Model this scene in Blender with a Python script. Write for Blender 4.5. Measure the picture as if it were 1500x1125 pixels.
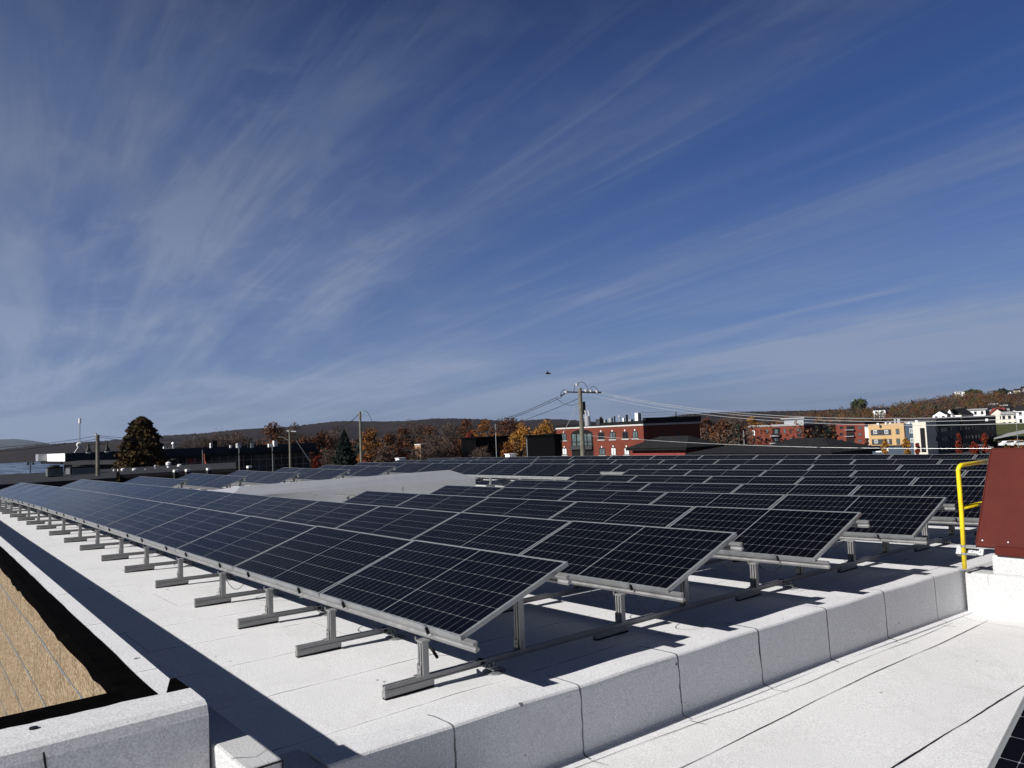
import bpy, bmesh, math, random
from mathutils import Vector, Matrix, Quaternion
random.seed(7)
R = math.radians
for o in list(bpy.data.objects): bpy.data.objects.remove(o, do_unlink=True)
sc = bpy.context.scene
col = sc.collection

# ------------------------------------------------------------------ camera
FPX, PIT, ROL, YAW = 1113.0, 0.06496, 0.04218, 0.88099
CAM = Vector((4.5036, -3.1434, 1.4666))
_F = Vector((-math.sin(YAW)*math.cos(PIT), math.cos(YAW)*math.cos(PIT), math.sin(PIT)))
_r = Vector((math.cos(YAW), math.sin(YAW), 0)); _u = _r.cross(_F)
RT = _r*math.cos(ROL) - _u*math.sin(ROL)
UP = _u*math.cos(ROL) + _r*math.sin(ROL)
cd = bpy.data.cameras.new('camera'); cam = bpy.data.objects.new('camera', cd); col.objects.link(cam)
cd.sensor_width = 36; cd.lens = FPX/1500*36; cd.clip_start = .05; cd.clip_end = 60000
m = Matrix((RT, UP, -_F)).transposed().to_4x4(); m.translation = CAM; cam.matrix_world = m
sc.camera = cam
# ------------------------------------------------------------------ sun, sky, exposure
SUN = Vector((-.105, -.84, .53)).normalized()
sl = bpy.data.lights.new('sun', 'SUN'); so = bpy.data.objects.new('sun', sl); col.objects.link(so)
sl.energy = 5.0; sl.angle = R(.53); sl.color = (1, .97, .93)
so.rotation_euler = SUN.to_track_quat('Z', 'Y').to_euler()
W = bpy.data.worlds.new('World'); sc.world = W; W.use_nodes = True
SKY_STR = .05
def build_world():
    nt = W.node_tree; nt.nodes.clear(); N = nt.nodes.new; L = nt.links.new
    out = N('ShaderNodeOutputWorld'); bg = N('ShaderNodeBackground'); L(bg.outputs[0], out.inputs[0])
    sk = N('ShaderNodeTexSky'); sk.sky_type = 'NISHITA'; sk.sun_disc = False
    sk.sun_elevation = math.asin(SUN.z); sk.sun_rotation = math.atan2(SUN.x, SUN.y)
    sk.air_density = 1.0; sk.dust_density = .3; sk.ozone_density = 3.0; sk.altitude = 200
    bg.inputs[1].default_value = SKY_STR
    def M(op, a, b=None, c=None):
        n = N('ShaderNodeMath'); n.operation = op
        for i, v in enumerate((a, b, c)):
            if v is None: continue
            if isinstance(v, (int, float)): n.inputs[i].default_value = v
            else: L(v, n.inputs[i])
        return n.outputs[0]
    tc = N('ShaderNodeTexCoord'); sp = N('ShaderNodeSeparateXYZ'); L(tc.outputs['Generated'], sp.inputs[0])
    x, y, z = sp.outputs
    zz = M('ADD', M('MAXIMUM', z, 0), .07)
    px, py = M('DIVIDE', x, zz), M('DIVIDE', y, zz)
    def noise(sx, sy, ox, oy, scale, detail, rough, dist):
        cb = N('ShaderNodeCombineXYZ')
        L(M('MULTIPLY_ADD', px, sx, ox), cb.inputs[0]); L(M('MULTIPLY_ADD', py, sy, oy), cb.inputs[1])
        n = N('ShaderNodeTexNoise'); n.inputs['Scale'].default_value = scale; n.inputs['Detail'].default_value = detail
        n.inputs['Roughness'].default_value = rough; n.inputs['Distortion'].default_value = dist
        L(cb.outputs[0], n.inputs['Vector']); return n.outputs[0]
    def ramp(v, a, b):
        n = N('ShaderNodeMapRange'); n.interpolation_type = 'SMOOTHSTEP'; n.inputs[1].default_value = a; n.inputs[2].default_value = b
        L(v, n.inputs[0]); return n.outputs[0]
    ang = -.10; ca, sa = math.cos(ang), math.sin(ang)
    qx, qy = M('ADD', M('MULTIPLY', px, ca), M('MULTIPLY', py, sa)), M('SUBTRACT', M('MULTIPLY', py, ca), M('MULTIPLY', px, sa))
    px, py = qx, qy
    SX = 2.4; SY = 13.1
    streak = ramp(noise(.19, 1.4, 3.1+SX, 1.7+SY, 1.0, 10, .63, .5), .44, .74)
    broad = ramp(noise(.28, .50, 7.3+SX, 4.2+SY, .8, 5, .50, .6), .40, .68)
    fine = ramp(noise(.42, 5.2, 1.2+SX, 8.1+SY, 1.1, 10, .70, .9), .44, .74)
    wisp = ramp(noise(1.4, 2.6, 2.2+SX, 5.1+SY, 1.3, 8, .62, 1.6), .45, .85)
    cl = M('ADD', M('MULTIPLY', M('ADD', M('MULTIPLY', streak, .85), M('MULTIPLY', fine, .60)), M('MULTIPLY_ADD', broad, .85, .20)), M('MULTIPLY', M('MULTIPLY_ADD', wisp, .5, .22), broad))
    # milky veil: around the sun behind the camera, to the west, and low down
    vm = N('ShaderNodeVectorMath'); vm.operation = 'DOT_PRODUCT'; L(tc.outputs['Generated'], vm.inputs[0]); vm.inputs[1].default_value = tuple(SUN)
    milk = ramp(vm.outputs['Value'], .3, 1.0); lefty = ramp(M('MULTIPLY_ADD', x, -1, M('MULTIPLY', y, -.9)), .0, .95)
    cl = M('ADD', cl, M('ADD', M('MULTIPLY', milk, .1), M('MULTIPLY', lefty, M('MULTIPLY_ADD', wisp, .15, .0))))
    low = M('POWER', M('SUBTRACT', 1, M('MINIMUM', M('MULTIPLY', M('MAXIMUM', z, 0), 1.9), 1)), 1.35)
    cl = M('DIVIDE', cl, M('MULTIPLY_ADD', cl, .38, 1.0))
    cl = M('MINIMUM', M('ADD', cl, M('MULTIPLY', low, M('MULTIPLY_ADD', M('MAXIMUM', broad, streak), .62, .40))), 1)
    fill_dim = M('MULTIPLY', M('SUBTRACT', 1, M('MULTIPLY', ramp(z, .36, .78), .86)), M('SUBTRACT', 1, M('MULTIPLY', ramp(M('MULTIPLY_ADD', x, .77, M('MULTIPLY', y, -.63)), -.15, .6), .55)))  # dimming added at zenith and in unseen sky behind camera to cut ambient light
    tint = N('ShaderNodeMix'); tint.data_type = 'RGBA'; tint.blend_type = 'MULTIPLY'; tint.inputs[0].default_value = 1
    vs = N('ShaderNodeVectorMath'); vs.operation = 'SCALE'; L(sk.outputs[0], vs.inputs[0]); L(fill_dim, vs.inputs['Scale'])
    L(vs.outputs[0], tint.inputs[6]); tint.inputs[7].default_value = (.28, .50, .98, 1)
    cl = M('MULTIPLY', cl, M('SUBTRACT', 1, M('MULTIPLY', ramp(z, .20, .56), .30)))
    mx = N('ShaderNodeMix'); mx.data_type = 'RGBA'; L(M('MINIMUM', M('MULTIPLY_ADD', cl, .78, M('MULTIPLY', M('POWER', low, 3), .34)), .97), mx.inputs[0])
    L(tint.outputs[2], mx.inputs[6]); cs = N('ShaderNodeVectorMath'); cs.operation = 'SCALE'; cs.inputs[0].default_value = (4.55, 5.65, 8.1); L(M('MULTIPLY', M('SUBTRACT', 1, M('MULTIPLY', ramp(z, .05, .40), .36)), fill_dim), cs.inputs['Scale']); L(cs.outputs[0], mx.inputs[7])
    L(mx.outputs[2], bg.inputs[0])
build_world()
sc.view_settings.view_transform = 'Standard'; sc.view_settings.look = 'None'
sc.view_settings.exposure = .31; sc.view_settings.gamma = 1

# ------------------------------------------------------------------ helpers
def dirpix(u, v):
    return _F + RT*((u-750)/FPX) - UP*((v-562.5)/FPX)
def at(u, v, r):                 # point at horizontal distance r in the direction of a spot of the photograph
    d = dirpix(u, v); k = r/math.hypot(d.x, d.y); return CAM + d*k
def hitY(u, v, Y):
    d = dirpix(u, v); return CAM + d*((Y-CAM.y)/d.y)
def hitX(u, v, X):
    d = dirpix(u, v); return CAM + d*((X-CAM.x)/d.x)
CC = [0.22241, -0.06386, 0.13336, -0.04652, 0.01219, 0.0399, -0.02498, -0.19816, 0.01595, 0.00545, -0.00553, -0.06128, 0.01696, -0.00893]
def zr(X, Y):                    # gentle falls of the drained roof
    X = max(-33., min(3., X))/10; Y = max(-2., min(22., Y))/10-1
    b = [X, Y, X*X, X*Y, Y*Y, X**3, X*X*Y, X*Y*Y, Y**3, X**4, X**3*Y, X*X*Y*Y, X*Y**3, Y**4]
    return sum(a*t for a, t in zip(CC, b))
H = .459
def zf(X, Y): return zr(X, Y) - H
GZ = -8.0

class MB:
    """collects faces; build() links them as one mesh object"""
    def __init__(s): s.v = []; s.f = []; s.uv = None; s.mi = []
    def face(s, pts, mi=0):
        i = len(s.v); s.v += [Vector(p) for p in pts]; s.f.append(tuple(range(i, i+len(pts)))); s.mi.append(mi)
    def box(s, a, b, M_=None, mi=0):
        x0, y0, z0 = a; x1, y1, z1 = b; i = len(s.v)
        c = [(x0,y0,z0),(x1,y0,z0),(x1,y1,z0),(x0,y1,z0),(x0,y0,z1),(x1,y0,z1),(x1,y1,z1),(x0,y1,z1)]
        s.v += [(M_ @ Vector(p)) if M_ else Vector(p) for p in c]
        for f in ((0,3,2,1),(4,5,6,7),(0,1,5,4),(1,2,6,5),(2,3,7,6),(3,0,4,7)):
            s.f.append(tuple(i+k for k in f)); s.mi.append(mi)
    def tube(s, pts, rad, n=8, cap=True, mi=0):
        pts = [Vector(p) for p in pts]; rs = rad if isinstance(rad, (list, tuple)) else [rad]*len(pts)
        rings = []; prev = None
        for k, p in enumerate(pts):
            t = (pts[min(k+1, len(pts)-1)] - pts[max(k-1, 0)]).normalized()
            a = Vector((0,0,1)) if abs(t.z) < .9 else Vector((1,0,0))
            if prev is not None: a = prev
            b = t.cross(a).normalized(); a2 = b.cross(t).normalized(); prev = a2
            i = len(s.v); rings.append(i)
            for j in range(n):
                w = 2*math.pi*j/n; s.v.append(p + (a2*math.cos(w)+b*math.sin(w))*rs[k])
        for q in range(len(rings)-1):
            for j in range(n):
                s.f.append((rings[q]+j, rings[q]+(j+1) % n, rings[q+1]+(j+1) % n, rings[q+1]+j)); s.mi.append(mi)
        if cap:
            s.f.append(tuple(rings[0]+j for j in range(n))[::-1]); s.mi.append(mi)
            s.f.append(tuple(rings[-1]+j for j in range(n))); s.mi.append(mi)
    def sweep(s, prof, path, mi=0):      # profile (y,z) swept along a list of (x,y,z) running along X
        rings = []
        for p in path:
            i = len(s.v); rings.append(i)
            s.v += [Vector((p[0], p[1]+a, p[2]+b)) for a, b in prof]
        n = len(prof)
        for q in range(len(rings)-1):
            for j in range(n):
                s.f.append((rings[q]+j, rings[q]+(j+1) % n, rings[q+1]+(j+1) % n, rings[q+1]+j)); s.mi.append(mi)
        s.f.append(tuple(rings[0]+j for j in range(n))[::-1]); s.mi.append(mi)
        s.f.append(tuple(rings[-1]+j for j in range(n))); s.mi.append(mi)
    def build(s, name, mat, parent=None, origin=None, smooth=False, kind=None, bevel=0, fixn=True):
        me = bpy.data.meshes.new(name)
        og = Vector(origin) if origin is not None else (Vector(parent['_o']) if parent is not None and '_o' in parent else Vector((0,0,0)))
        me.from_pydata([tuple(v-og) for v in s.v], [], s.f); me.update()
        ms = mat if isinstance(mat, (list, tuple)) else [mat]
        for q in ms: me.materials.append(q)
        if len(ms) > 1: me.polygons.foreach_set('material_index', s.mi)
        if fixn:
            bm = bmesh.new(); bm.from_mesh(me); bmesh.ops.recalc_face_normals(bm, faces=bm.faces)
            bm.to_mesh(me); bm.free()
        if smooth: me.polygons.foreach_set('use_smooth', [True]*len(me.polygons))
        o = bpy.data.objects.new(name, me); col.objects.link(o)
        if parent is not None: o.parent = parent; o['_o'] = tuple(og)
        else: o.location = og
        if kind: o['kind'] = kind
        if bevel:
            b = o.modifiers.new('bevel', 'BEVEL'); b.width = bevel; b.segments = 2; b.limit_method = 'ANGLE'
        return o
def tag(o, label=None, cat=None, group=None, kind=None):
    if label: o['label'] = label
    if cat: o['category'] = cat
    if group: o['group'] = group
    if kind: o['kind'] = kind
    return o
def thing(name, loc, label, cat, group=None, rz=0):
    o = bpy.data.objects.new(name, None); col.objects.link(o); o.location = loc; o.rotation_euler = (0,0,rz)
    o.empty_display_size = .3; o['_o'] = tuple(loc); return tag(o, label, cat, group)
def link_child(name, me, parent, mw):
    o = bpy.data.objects.new(name, me); col.objects.link(o); o.parent = parent; o.matrix_local = mw; return o

# ------------------------------------------------------------------ materials
class Mat:
    def __init__(s, name, colr=(.5,.5,.5), rough=.6, metal=0, spec=.5):
        s.m = bpy.data.materials.new(name); s.m.use_nodes = True; s.nt = s.m.node_tree
        s.p = s.nt.nodes['Principled BSDF']; s.c = s.p.inputs['Base Color']; s.c.default_value = (*colr, 1)
        s.p.inputs['Roughness'].default_value = rough; s.p.inputs['Metallic'].default_value = metal
        s.p.inputs['Specular IOR Level'].default_value = spec
        s._tc = None
    def N(s, t): return s.nt.nodes.new(t)
    def L(s, a, b): s.nt.links.new(a, b)
    def co(s, kind='Object'):
        if s._tc is None: s._tc = s.N('ShaderNodeTexCoord')
        return s._tc.outputs[kind]
    def geo(s): return s.N('ShaderNodeNewGeometry').outputs['Position']
    def M(s, op, a, b=None, c=None):
        n = s.N('ShaderNodeMath'); n.operation = op
        for i, v in enumerate((a, b, c)):
            if v is None: continue
            if isinstance(v, (int, float)): n.inputs[i].default_value = v
            else: s.L(v, n.inputs[i])
        return n.outputs[0]
    def noise(s, scale, detail=4, rough=.55, vec=None, dist=0):
        n = s.N('ShaderNodeTexNoise'); n.inputs['Scale'].default_value = scale; n.inputs['Detail'].default_value = detail
        n.inputs['Roughness'].default_value = rough; n.inputs['Distortion'].default_value = dist
        s.L(vec if vec is not None else s.co(), n.inputs['Vector']); return n.outputs[0]
    def rng(s, v, a, b, c=0., d=1.):
        n = s.N('ShaderNodeMapRange'); s.L(v, n.inputs[0])
        for i, q in enumerate((a, b, c, d)): n.inputs[i+1].default_value = q
        return n.outputs[0]
    def mix(s, f, a, b):
        n = s.N('ShaderNodeMix'); n.data_type = 'RGBA'
        if isinstance(f, (int, float)): n.inputs[0].default_value = f
        else: s.L(f, n.inputs[0])
        for q, i in ((a, 6), (b, 7)):
            if isinstance(q, (tuple, list)): n.inputs[i].default_value = (*q, 1)
            else: s.L(q, n.inputs[i])
        return n.outputs[2]
    def col(s, c): s.L(c, s.c); return s
    def bump(s, h, st=.3, dist=.01):
        n = s.N('ShaderNodeBump'); n.inputs['Strength'].default_value = st; n.inputs['Distance'].default_value = dist
        s.L(h, n.inputs['Height']); s.L(n.outputs[0], s.p.inputs['Normal']); return s
    def sep(s, vec):
        n = s.N('ShaderNodeSeparateXYZ'); s.L(vec, n.inputs[0]); return n.outputs
def simple(name, c, rough=.6, metal=0, var=.15, scale=3, spec=.15, bump=0):
    k = Mat(name, c, rough, metal, spec)
    n = k.noise(scale, 5, .6)
    a = tuple(x*(1-var) for x in c); b = tuple(min(1, x*(1+var)) for x in c)
    k.col(k.mix(k.rng(n, .3, .7), a, b))
    if bump: k.bump(k.noise(scale*8, 3), bump, .01)
    return k.m

def membrane(name, base, axis=0, pitch=1.0, off=0., seam=.55, lap=7.0, width=.004, solid=0):
    """granulated roofing felt: pale granules, roll seams every metre, short end laps, scuffs"""
    k = Mat(name, base, .85, 0, .3); P = k.geo(); x, y, z = k.sep(P)
    gr = k.noise(95, 3, .85, P); g2 = k.noise(38, 3, .75, P); md = k.noise(1.3, 6, .62, P, .4); lg = k.noise(.28, 4, .5, P)
    d = tuple(c*.68 for c in base); l = tuple(min(.90, c*1.2) for c in base)
    c = k.mix(k.rng(gr, .36, .62), d, l)
    c = k.mix(k.rng(g2, .58, .80, 0, .22), c, tuple(q*.6 for q in base))
    c = k.mix(k.rng(md, .45, .75, 0, .30), c, tuple(q*.70 for q in base))
    c = k.mix(k.rng(lg, .35, .7, 0, .16), c, (base[0]*.8, base[1]*.8, base[2]*.84))
    tide = k.rng(k.M('ABSOLUTE', k.M('SUBTRACT', k.noise(.55, 4, .55, P, .8), .52)), 0, .018, .11, 0)
    c = k.mix(tide, c, (base[0]*.55, base[1]*.53, base[2]*.50))
    a, b = (x, y) if axis == 0 else (y, x)
    wob = k.M('MULTIPLY', k.M('SUBTRACT', k.noise(1.1, 4, .7, P), .5), .09)
    t = k.M('DIVIDE', k.M('ADD', k.M('ADD', a, off), wob), pitch)
    fr = k.M('ABSOLUTE', k.M('SUBTRACT', k.M('FRACT', t), .5))
    brk = k.rng(k.noise(2.2, 4, .7, P), .40, .62, solid, 1)
    wid = k.M('MULTIPLY', k.M('MULTIPLY_ADD', brk, 1.0, .35), width/pitch)
    line = k.M('LESS_THAN', k.M('SUBTRACT', .5, fr), wid)
    fl = k.M('FLOOR', t)
    rnd = k.M('FRACT', k.M('MULTIPLY', k.M('SINE', k.M('MULTIPLY', fl, 12.9898)), 43758.5))
    t2 = k.M('FRACT', k.M('ADD', k.M('DIVIDE', k.M('ADD', b, k.M('MULTIPLY', wob, .5)), lap), rnd))
    line2 = k.M('MULTIPLY', k.M('LESS_THAN', k.M('ABSOLUTE', k.M('SUBTRACT', t2, .5)), width*.7/lap), k.M('GREATER_THAN', brk, .15))
    sm = k.M('MULTIPLY', k.M('MAXIMUM', line, line2), k.M('MULTIPLY_ADD', brk, seam*.75, seam*.25))
    # paler weathered band beside each lap
    edge = k.rng(k.M('SUBTRACT', .5, fr), 0, .09/pitch, .22, 0)
    c = k.mix(edge, c, tuple(min(.86, q*1.12) for q in base))
    spots = k.rng(k.noise(9, 2, .5, P), .755, .77, 0, .8)
    c = k.mix(spots, c, (.05,.05,.05))
    c = k.mix(sm, c, (.03,.03,.032))
    k.col(c)
    k.bump(k.M('ADD', k.M('MULTIPLY', gr, .6), k.M('MULTIPLY', md, 1.5)), .45, .006)
    return k.m
M_roof = membrane('white_roof_membrane', (.80,.80,.795), 0, 1.0, .18, seam=.85, width=.0048, solid=.25)
M_low = membrane('white_lower_roof_membrane', (.78,.78,.775), 0, 1.05, .05, seam=.0)
M_par = membrane('parapet_membrane', (.74,.74,.75), 1, 1.09, .30, seam=1.0, width=.0075, solid=.6)
M_wallm = membrane('wall_cap_membrane', (.77,.77,.78), 0, 1.55, .3, seam=.8, width=.008)
M_ret = membrane('return_wall_membrane', (.70,.70,.71), 0, 40, 17, seam=.0)
M_curb = membrane('curb_membrane', (.55,.55,.55), 0, 1.3, .3, seam=.5)
M_cwall = membrane('curb_wall_membrane', (.82,.82,.82), 0, 1.6, 0, seam=.8)
M_greym = membrane('grey_skirt_membrane', (.30,.31,.35), 1, 1.6, 0, seam=.4)
M_seam = simple('seam_tar', (.012,.012,.014), .5, 0, .3, 20)
M_black = simple('black_bitumen', (.0020,.0018,.0018), .95, 0, .5, 9, .01, .4)

def stone():
    k = Mat('buff_split_stone', (.36,.27,.17), .9, 0, .2); P0_ = k.geo(); mp = k.N('ShaderNodeMapping'); k.L(P0_, mp.inputs[0]); mp.inputs['Scale'].default_value = (.6, 1, 1.1); P = mp.outputs[0]
    v = k.N('ShaderNodeTexVoronoi'); v.inputs['Scale'].default_value = 60; k.L(P, v.inputs['Vector'])
    n = k.noise(9, 9, .7, P); n2 = k.noise(4, 4, .6, P)
    c = k.mix(k.rng(n, .32, .68), (.12,.082,.046), (.30,.215,.125))
    vs_ = k.sep(v.outputs['Color']); c = k.mix(k.rng(vs_[0], .0, 1., 0, .75), c, (.42,.34,.23)); c = k.mix(k.rng(vs_[1], .72, .80, 0, .75), c, (.15,.10,.06))
    c = k.mix(k.rng(n2, .45, .7, 0, .5), c, (.20,.145,.09))
    x_, y_, z_ = k.sep(P0_); row = k.M('FLOOR', k.M('DIVIDE', k.M('ADD', z_, .25), .45))
    t_ = k.M('ADD', k.M('ADD', k.M('DIVIDE', x_, 1.25), k.M('FRACT', k.M('MULTIPLY', k.M('SINE', k.M('MULTIPLY', row, 12.99)), 437.5))), k.M('MULTIPLY', n2, .06))
    jn = k.M('LESS_THAN', k.M('ABSOLUTE', k.M('SUBTRACT', k.M('FRACT', t_), .5)), k.M('MULTIPLY', n, .012))
    c = k.mix(jn, c, (.025,.02,.016)); k.col(c); k.bump(k.M('ADD', n, vs_[2]), .8, .010); return k.m
M_stone = stone()
M_mortar = simple('blue_grey_mortar', (.17,.19,.21), .9, 0, .4, 30)
M_mortar_dark = simple('dark_joint', (.03,.025,.02), .9, 0, .3, 30)

def alu(name, c=(.55,.56,.57), rough=.38, metal=.75):
    k = Mat(name, c, rough, metal); P = k.geo(); n = k.noise(9, 5, .7, P)
    k.col(k.mix(k.rng(n, .3, .7), tuple(x*.82 for x in c), tuple(min(1, x*1.12) for x in c)))
    k.L(k.rng(n, .3, .7, rough-.08, rough+.12), k.p.inputs['Roughness']); return k.m
M_alu = alu('aluminium_extrusion', (.30,.30,.30), .45, .5); M_frame = alu('panel_frame_aluminium', (.33,.34,.35), .40, .5); M_zinc = alu('galvanised_zinc', (.30,.31,.32), .5, .6)
M_rub = simple('black_rubber', (.012,.012,.012), .8); M_hole = simple('dark_slot', (.015,.015,.016), .8)

def cells():
    k = Mat('monocrystalline_cells', (.004,.005,.012), .09, 0, .5)
    uv = k.co('UV'); x, y, z = k.sep(uv)     # metres on the panel
    LX, LY = 2.278, 1.134; cw = (LX-.055-.012)/24; ch = (LY-.036)/6
    half = k.M('GREATER_THAN', x, LX/2)
    xx = k.M('SUBTRACT', k.M('SUBTRACT', x, .0275), k.M('MULTIPLY', half, .012))
    a = k.M('ABSOLUTE', k.M('SUBTRACT', k.M('FRACT', k.M('DIVIDE', xx, cw)), .5))   # .5 at the border of a half cell
    b = k.M('ABSOLUTE', k.M('SUBTRACT', k.M('FRACT', k.M('DIVIDE', k.M('SUBTRACT', y, .018), ch)), .5))
    da = k.M('MULTIPLY', k.M('SUBTRACT', .5, a), cw); db = k.M('MULTIPLY', k.M('SUBTRACT', .5, b), ch)
    g = k.M('MAXIMUM', k.M('LESS_THAN', da, .0010), k.M('LESS_THAN', db, .0013))
    g = k.M('MAXIMUM', g, k.M('LESS_THAN', k.M('ADD', da, db), .0095))
    # border and centre strip
    bd = k.M('MAXIMUM', k.M('MAXIMUM', k.M('LESS_THAN', x, .0275), k.M('GREATER_THAN', x, LX-.0275)), k.M('MAXIMUM', k.M('LESS_THAN', y, .018), k.M('GREATER_THAN', y, LY-.018)))
    ce = k.M('LESS_THAN', k.M('ABSOLUTE', k.M('SUBTRACT', x, LX/2)), .0068)
    g = k.M('MAXIMUM', k.M('MAXIMUM', g, bd), ce)
    # fine busbars along the row, very faint
    bb = k.M('LESS_THAN', k.M('ABSOLUTE', k.M('SUBTRACT', k.M('FRACT', k.M('DIVIDE', k.M('SUBTRACT', y, .018), ch/10)), .5)), .02)
    inf = k.N('ShaderNodeObjectInfo')
    base = k.mix(k.rng(inf.outputs['Random'], 0, 1), (.0016,.0019,.0040), (.0026,.0031,.0070))
    base = k.mix(k.M('MULTIPLY', bb, .10), base, (.02,.022,.03))
    dust = k.rng(k.noise(1.7, 6, .6, k.geo()), .4, .8, 0, .005)
    base = k.mix(dust, base, (.5,.5,.5))
    k.col(k.mix(g, base, (.17,.18,.19)))
    k.L(k.rng(inf.outputs['Random'], 0, 1, .06, .13), k.p.inputs['Roughness']); k.p.inputs['IOR'].default_value = 1.095; k.p.inputs['Specular IOR Level'].default_value = .5
    return k.m
M_cell = cells()

# ------------------------------------------------------------------ our building
BO = (-16, 8, GZ)
bld = thing('flat_roof_building', BO, 'flat roofed building with white felt roof under the solar panels', 'building')
def roof_edge(Y):   # inner line of the east parapet
    pts = [(-3,.02),(-1.15,.03),(-.4,.07),(.3,.05),(1.9,.02),(3.2,.07),(5.1,.17),(7.4,.27),(23,.9)]
    for (a, xa), (b, xb) in zip(pts, pts[1:]):
        if Y <= b: return xa + (xb-xa)*(Y-a)/(b-a)
    return pts[-1][1]
mb = MB()
xs = [-33+i*.6 for i in range(56)] + [99]; ys = [-1.95+j*.6 for j in range(43)]
idx = {}
for i, X in enumerate(xs):
    for j, Y in enumerate(ys):
        XX = X if X < 50 else roof_edge(Y)+.02
        if X < 50 and XX > roof_edge(Y)-.1: XX = roof_edge(Y)-.1
        idx[i, j] = len(mb.v); mb.v.append(Vector((XX, Y, zf(XX, Y))))
for i in range(len(xs)-1):
    for j in range(len(ys)-1):
        mb.f.append((idx[i,j], idx[i+1,j], idx[i+1,j+1], idx[i,j+1])); mb.mi.append(0)
mb.build('roof_membrane', M_roof, bld, smooth=True)
# east parapet: narrow curb, rounded front edge, face down to the lower roof
LZ = -.90
def par_front(Y):
    pts = [(-6,.27),(-1.1,.30),(-.24,.32),(.85,.37),(1.9,.40),(3.4,.47),(5.2,.58),(6.9,.70),(23,1.6)]
    for (a, xa), (b, xb) in zip(pts, pts[1:]):
        if Y <= b: return xa + (xb-xa)*(Y-a)/(b-a)
    return pts[-1][1]
def parapet(Y0, Y1, n):
    mb = MB(); rings = []
    for q in range(n+1):
        Y = Y0+(Y1-Y0)*q/n; xb, xf = roof_edge(Y), par_front(Y); zt = -.392+.004*math.sin(Y*5.3)
        if Y > 7: zt = zf(xb, Y)+.02
        prof = [(xb-.05, zf(xb-.05, Y)-.02), (xb-.05, zf(xb-.05,Y)+.003), (xb+.03, zt-.004), (xf-.035, zt), (xf-.014, zt-.005), (xf-.003, zt-.018), (xf, zt-.04), (xf+.004, (zt+LZ)/2), (xf+.008, LZ+.035), (xf+.022, LZ+.016), (xf+.10, LZ+.008), (xf+.10, LZ-.05)]
        i = len(mb.v); rings.append(i); mb.v += [Vector((a, Y, b)) for a, b in prof]
    m_ = 12
    for q in range(n):
        for j in range(m_-1):
            mb.f.append((rings[q]+j, rings[q]+j+1, rings[q+1]+j+1, rings[q+1]+j)); mb.mi.append(0)
    mb.f.append(tuple(rings[0]+j for j in range(m_))); mb.mi.append(0)
    mb.f.append(tuple(rings[-1]+j for j in range(m_))[::-1]); mb.mi.append(0)
    return mb.build('parapet', M_par, bld, smooth=False)
parapet(-1.16, 23, 150)
mb = MB(); mb.box((-.1, -1.9, LZ-.02), (.30, -1.162, zf(0,-1.5)+.004)); mb.build('scupper_sill', M_curb, bld, bevel=.02)
# lower roof
mb = MB(); nx, ny = 24, 60
for i in range(nx+1):
    for j in range(ny+1):
        X, Y = .2+i*.35, -7+j*.32
        mb.v.append(Vector((X, Y, LZ + .012*math.sin(X*1.9+Y*.7)*math.sin(Y*1.3))))
for i in range(nx):
    for j in range(ny):
        a = i*(ny+1)+j; mb.f.append((a, a+ny+1, a+ny+2, a+1)); mb.mi.append(0)
lowroof = mb.build('lower_roof_membrane', M_low, bld, smooth=True)
# wandering black lap lines on the lower roof, bitumen bead 6 mm wide
def bead(pts, w, mat=M_seam, jit=.004, name='lap_seam', seed=1, gap=.25, up=.004):
    rnd = random.Random(seed); mb = MB(); P = [Vector(p) for p in pts]; L_ = []
    for a, b in zip(P, P[1:]):
        n = max(2, int((b-a).length/.07))
        for q in range(n): L_.append(a.lerp(b, q/n))
    L_.append(P[-1]); ph = rnd.random()*9; prev = None
    for q, p in enumerate(L_):
        t = (L_[min(q+1, len(L_)-1)]-L_[max(q-1, 0)]).normalized(); s_ = Vector((-t.y, t.x, 0))
        gap = 0; jj = jit*(math.sin(q*.19+ph)+.5*math.sin(q*.47+ph*2)+.4*rnd.uniform(-1, 1))
        ww = w*.62*(.45+.9*abs(math.sin(q*.13+ph*3))*rnd.uniform(.6, 1.3))
        c = p+s_*jj+Vector((0,0,up))
        if name == 'lap_seam': c.z = LZ + .012*math.sin(c.x*1.9+c.y*.7)*math.sin(c.y*1.3)+.0045
        cur = (c+s_*ww, c-s_*ww)
        if prev and rnd.random() > gap*.3: mb.face((prev[0], cur[0], cur[1], prev[1]))
        prev = cur
    return mb.build(name, mat, bld, fixn=False)
lz = LZ+.012
bead([(.62,-7,lz),(.46,.4,lz),(.70,3.3,lz),(.80,6.3,lz)], .004, seed=2)
bead([(1.02,-7,lz),(.99,.9,lz),(.98,3.0,lz),(1.06,6.6,lz)], .006, seed=3)
bead([(1.9,-7,lz),(1.97,1.9,lz),(2.03,4.0,lz),(2.3,12,lz)], .008, seed=4)
bead([(3.1,-7,lz),(3.05,12,lz)], .006, seed=5)
bead([(.74,6.62,lz),(.98,6.48,lz),(2.2,6.42,lz),(4,6.45,lz)], .004, seed=6)
for q, (yy) in enumerate((.76, 1.85, 2.95, 4.02, 5.1, 6.1)):
    bead([(par_front(yy)+.11, yy, lz), (par_front(yy)+.25, yy+.03, lz)], .004, seed=20+q, gap=.6)

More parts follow.
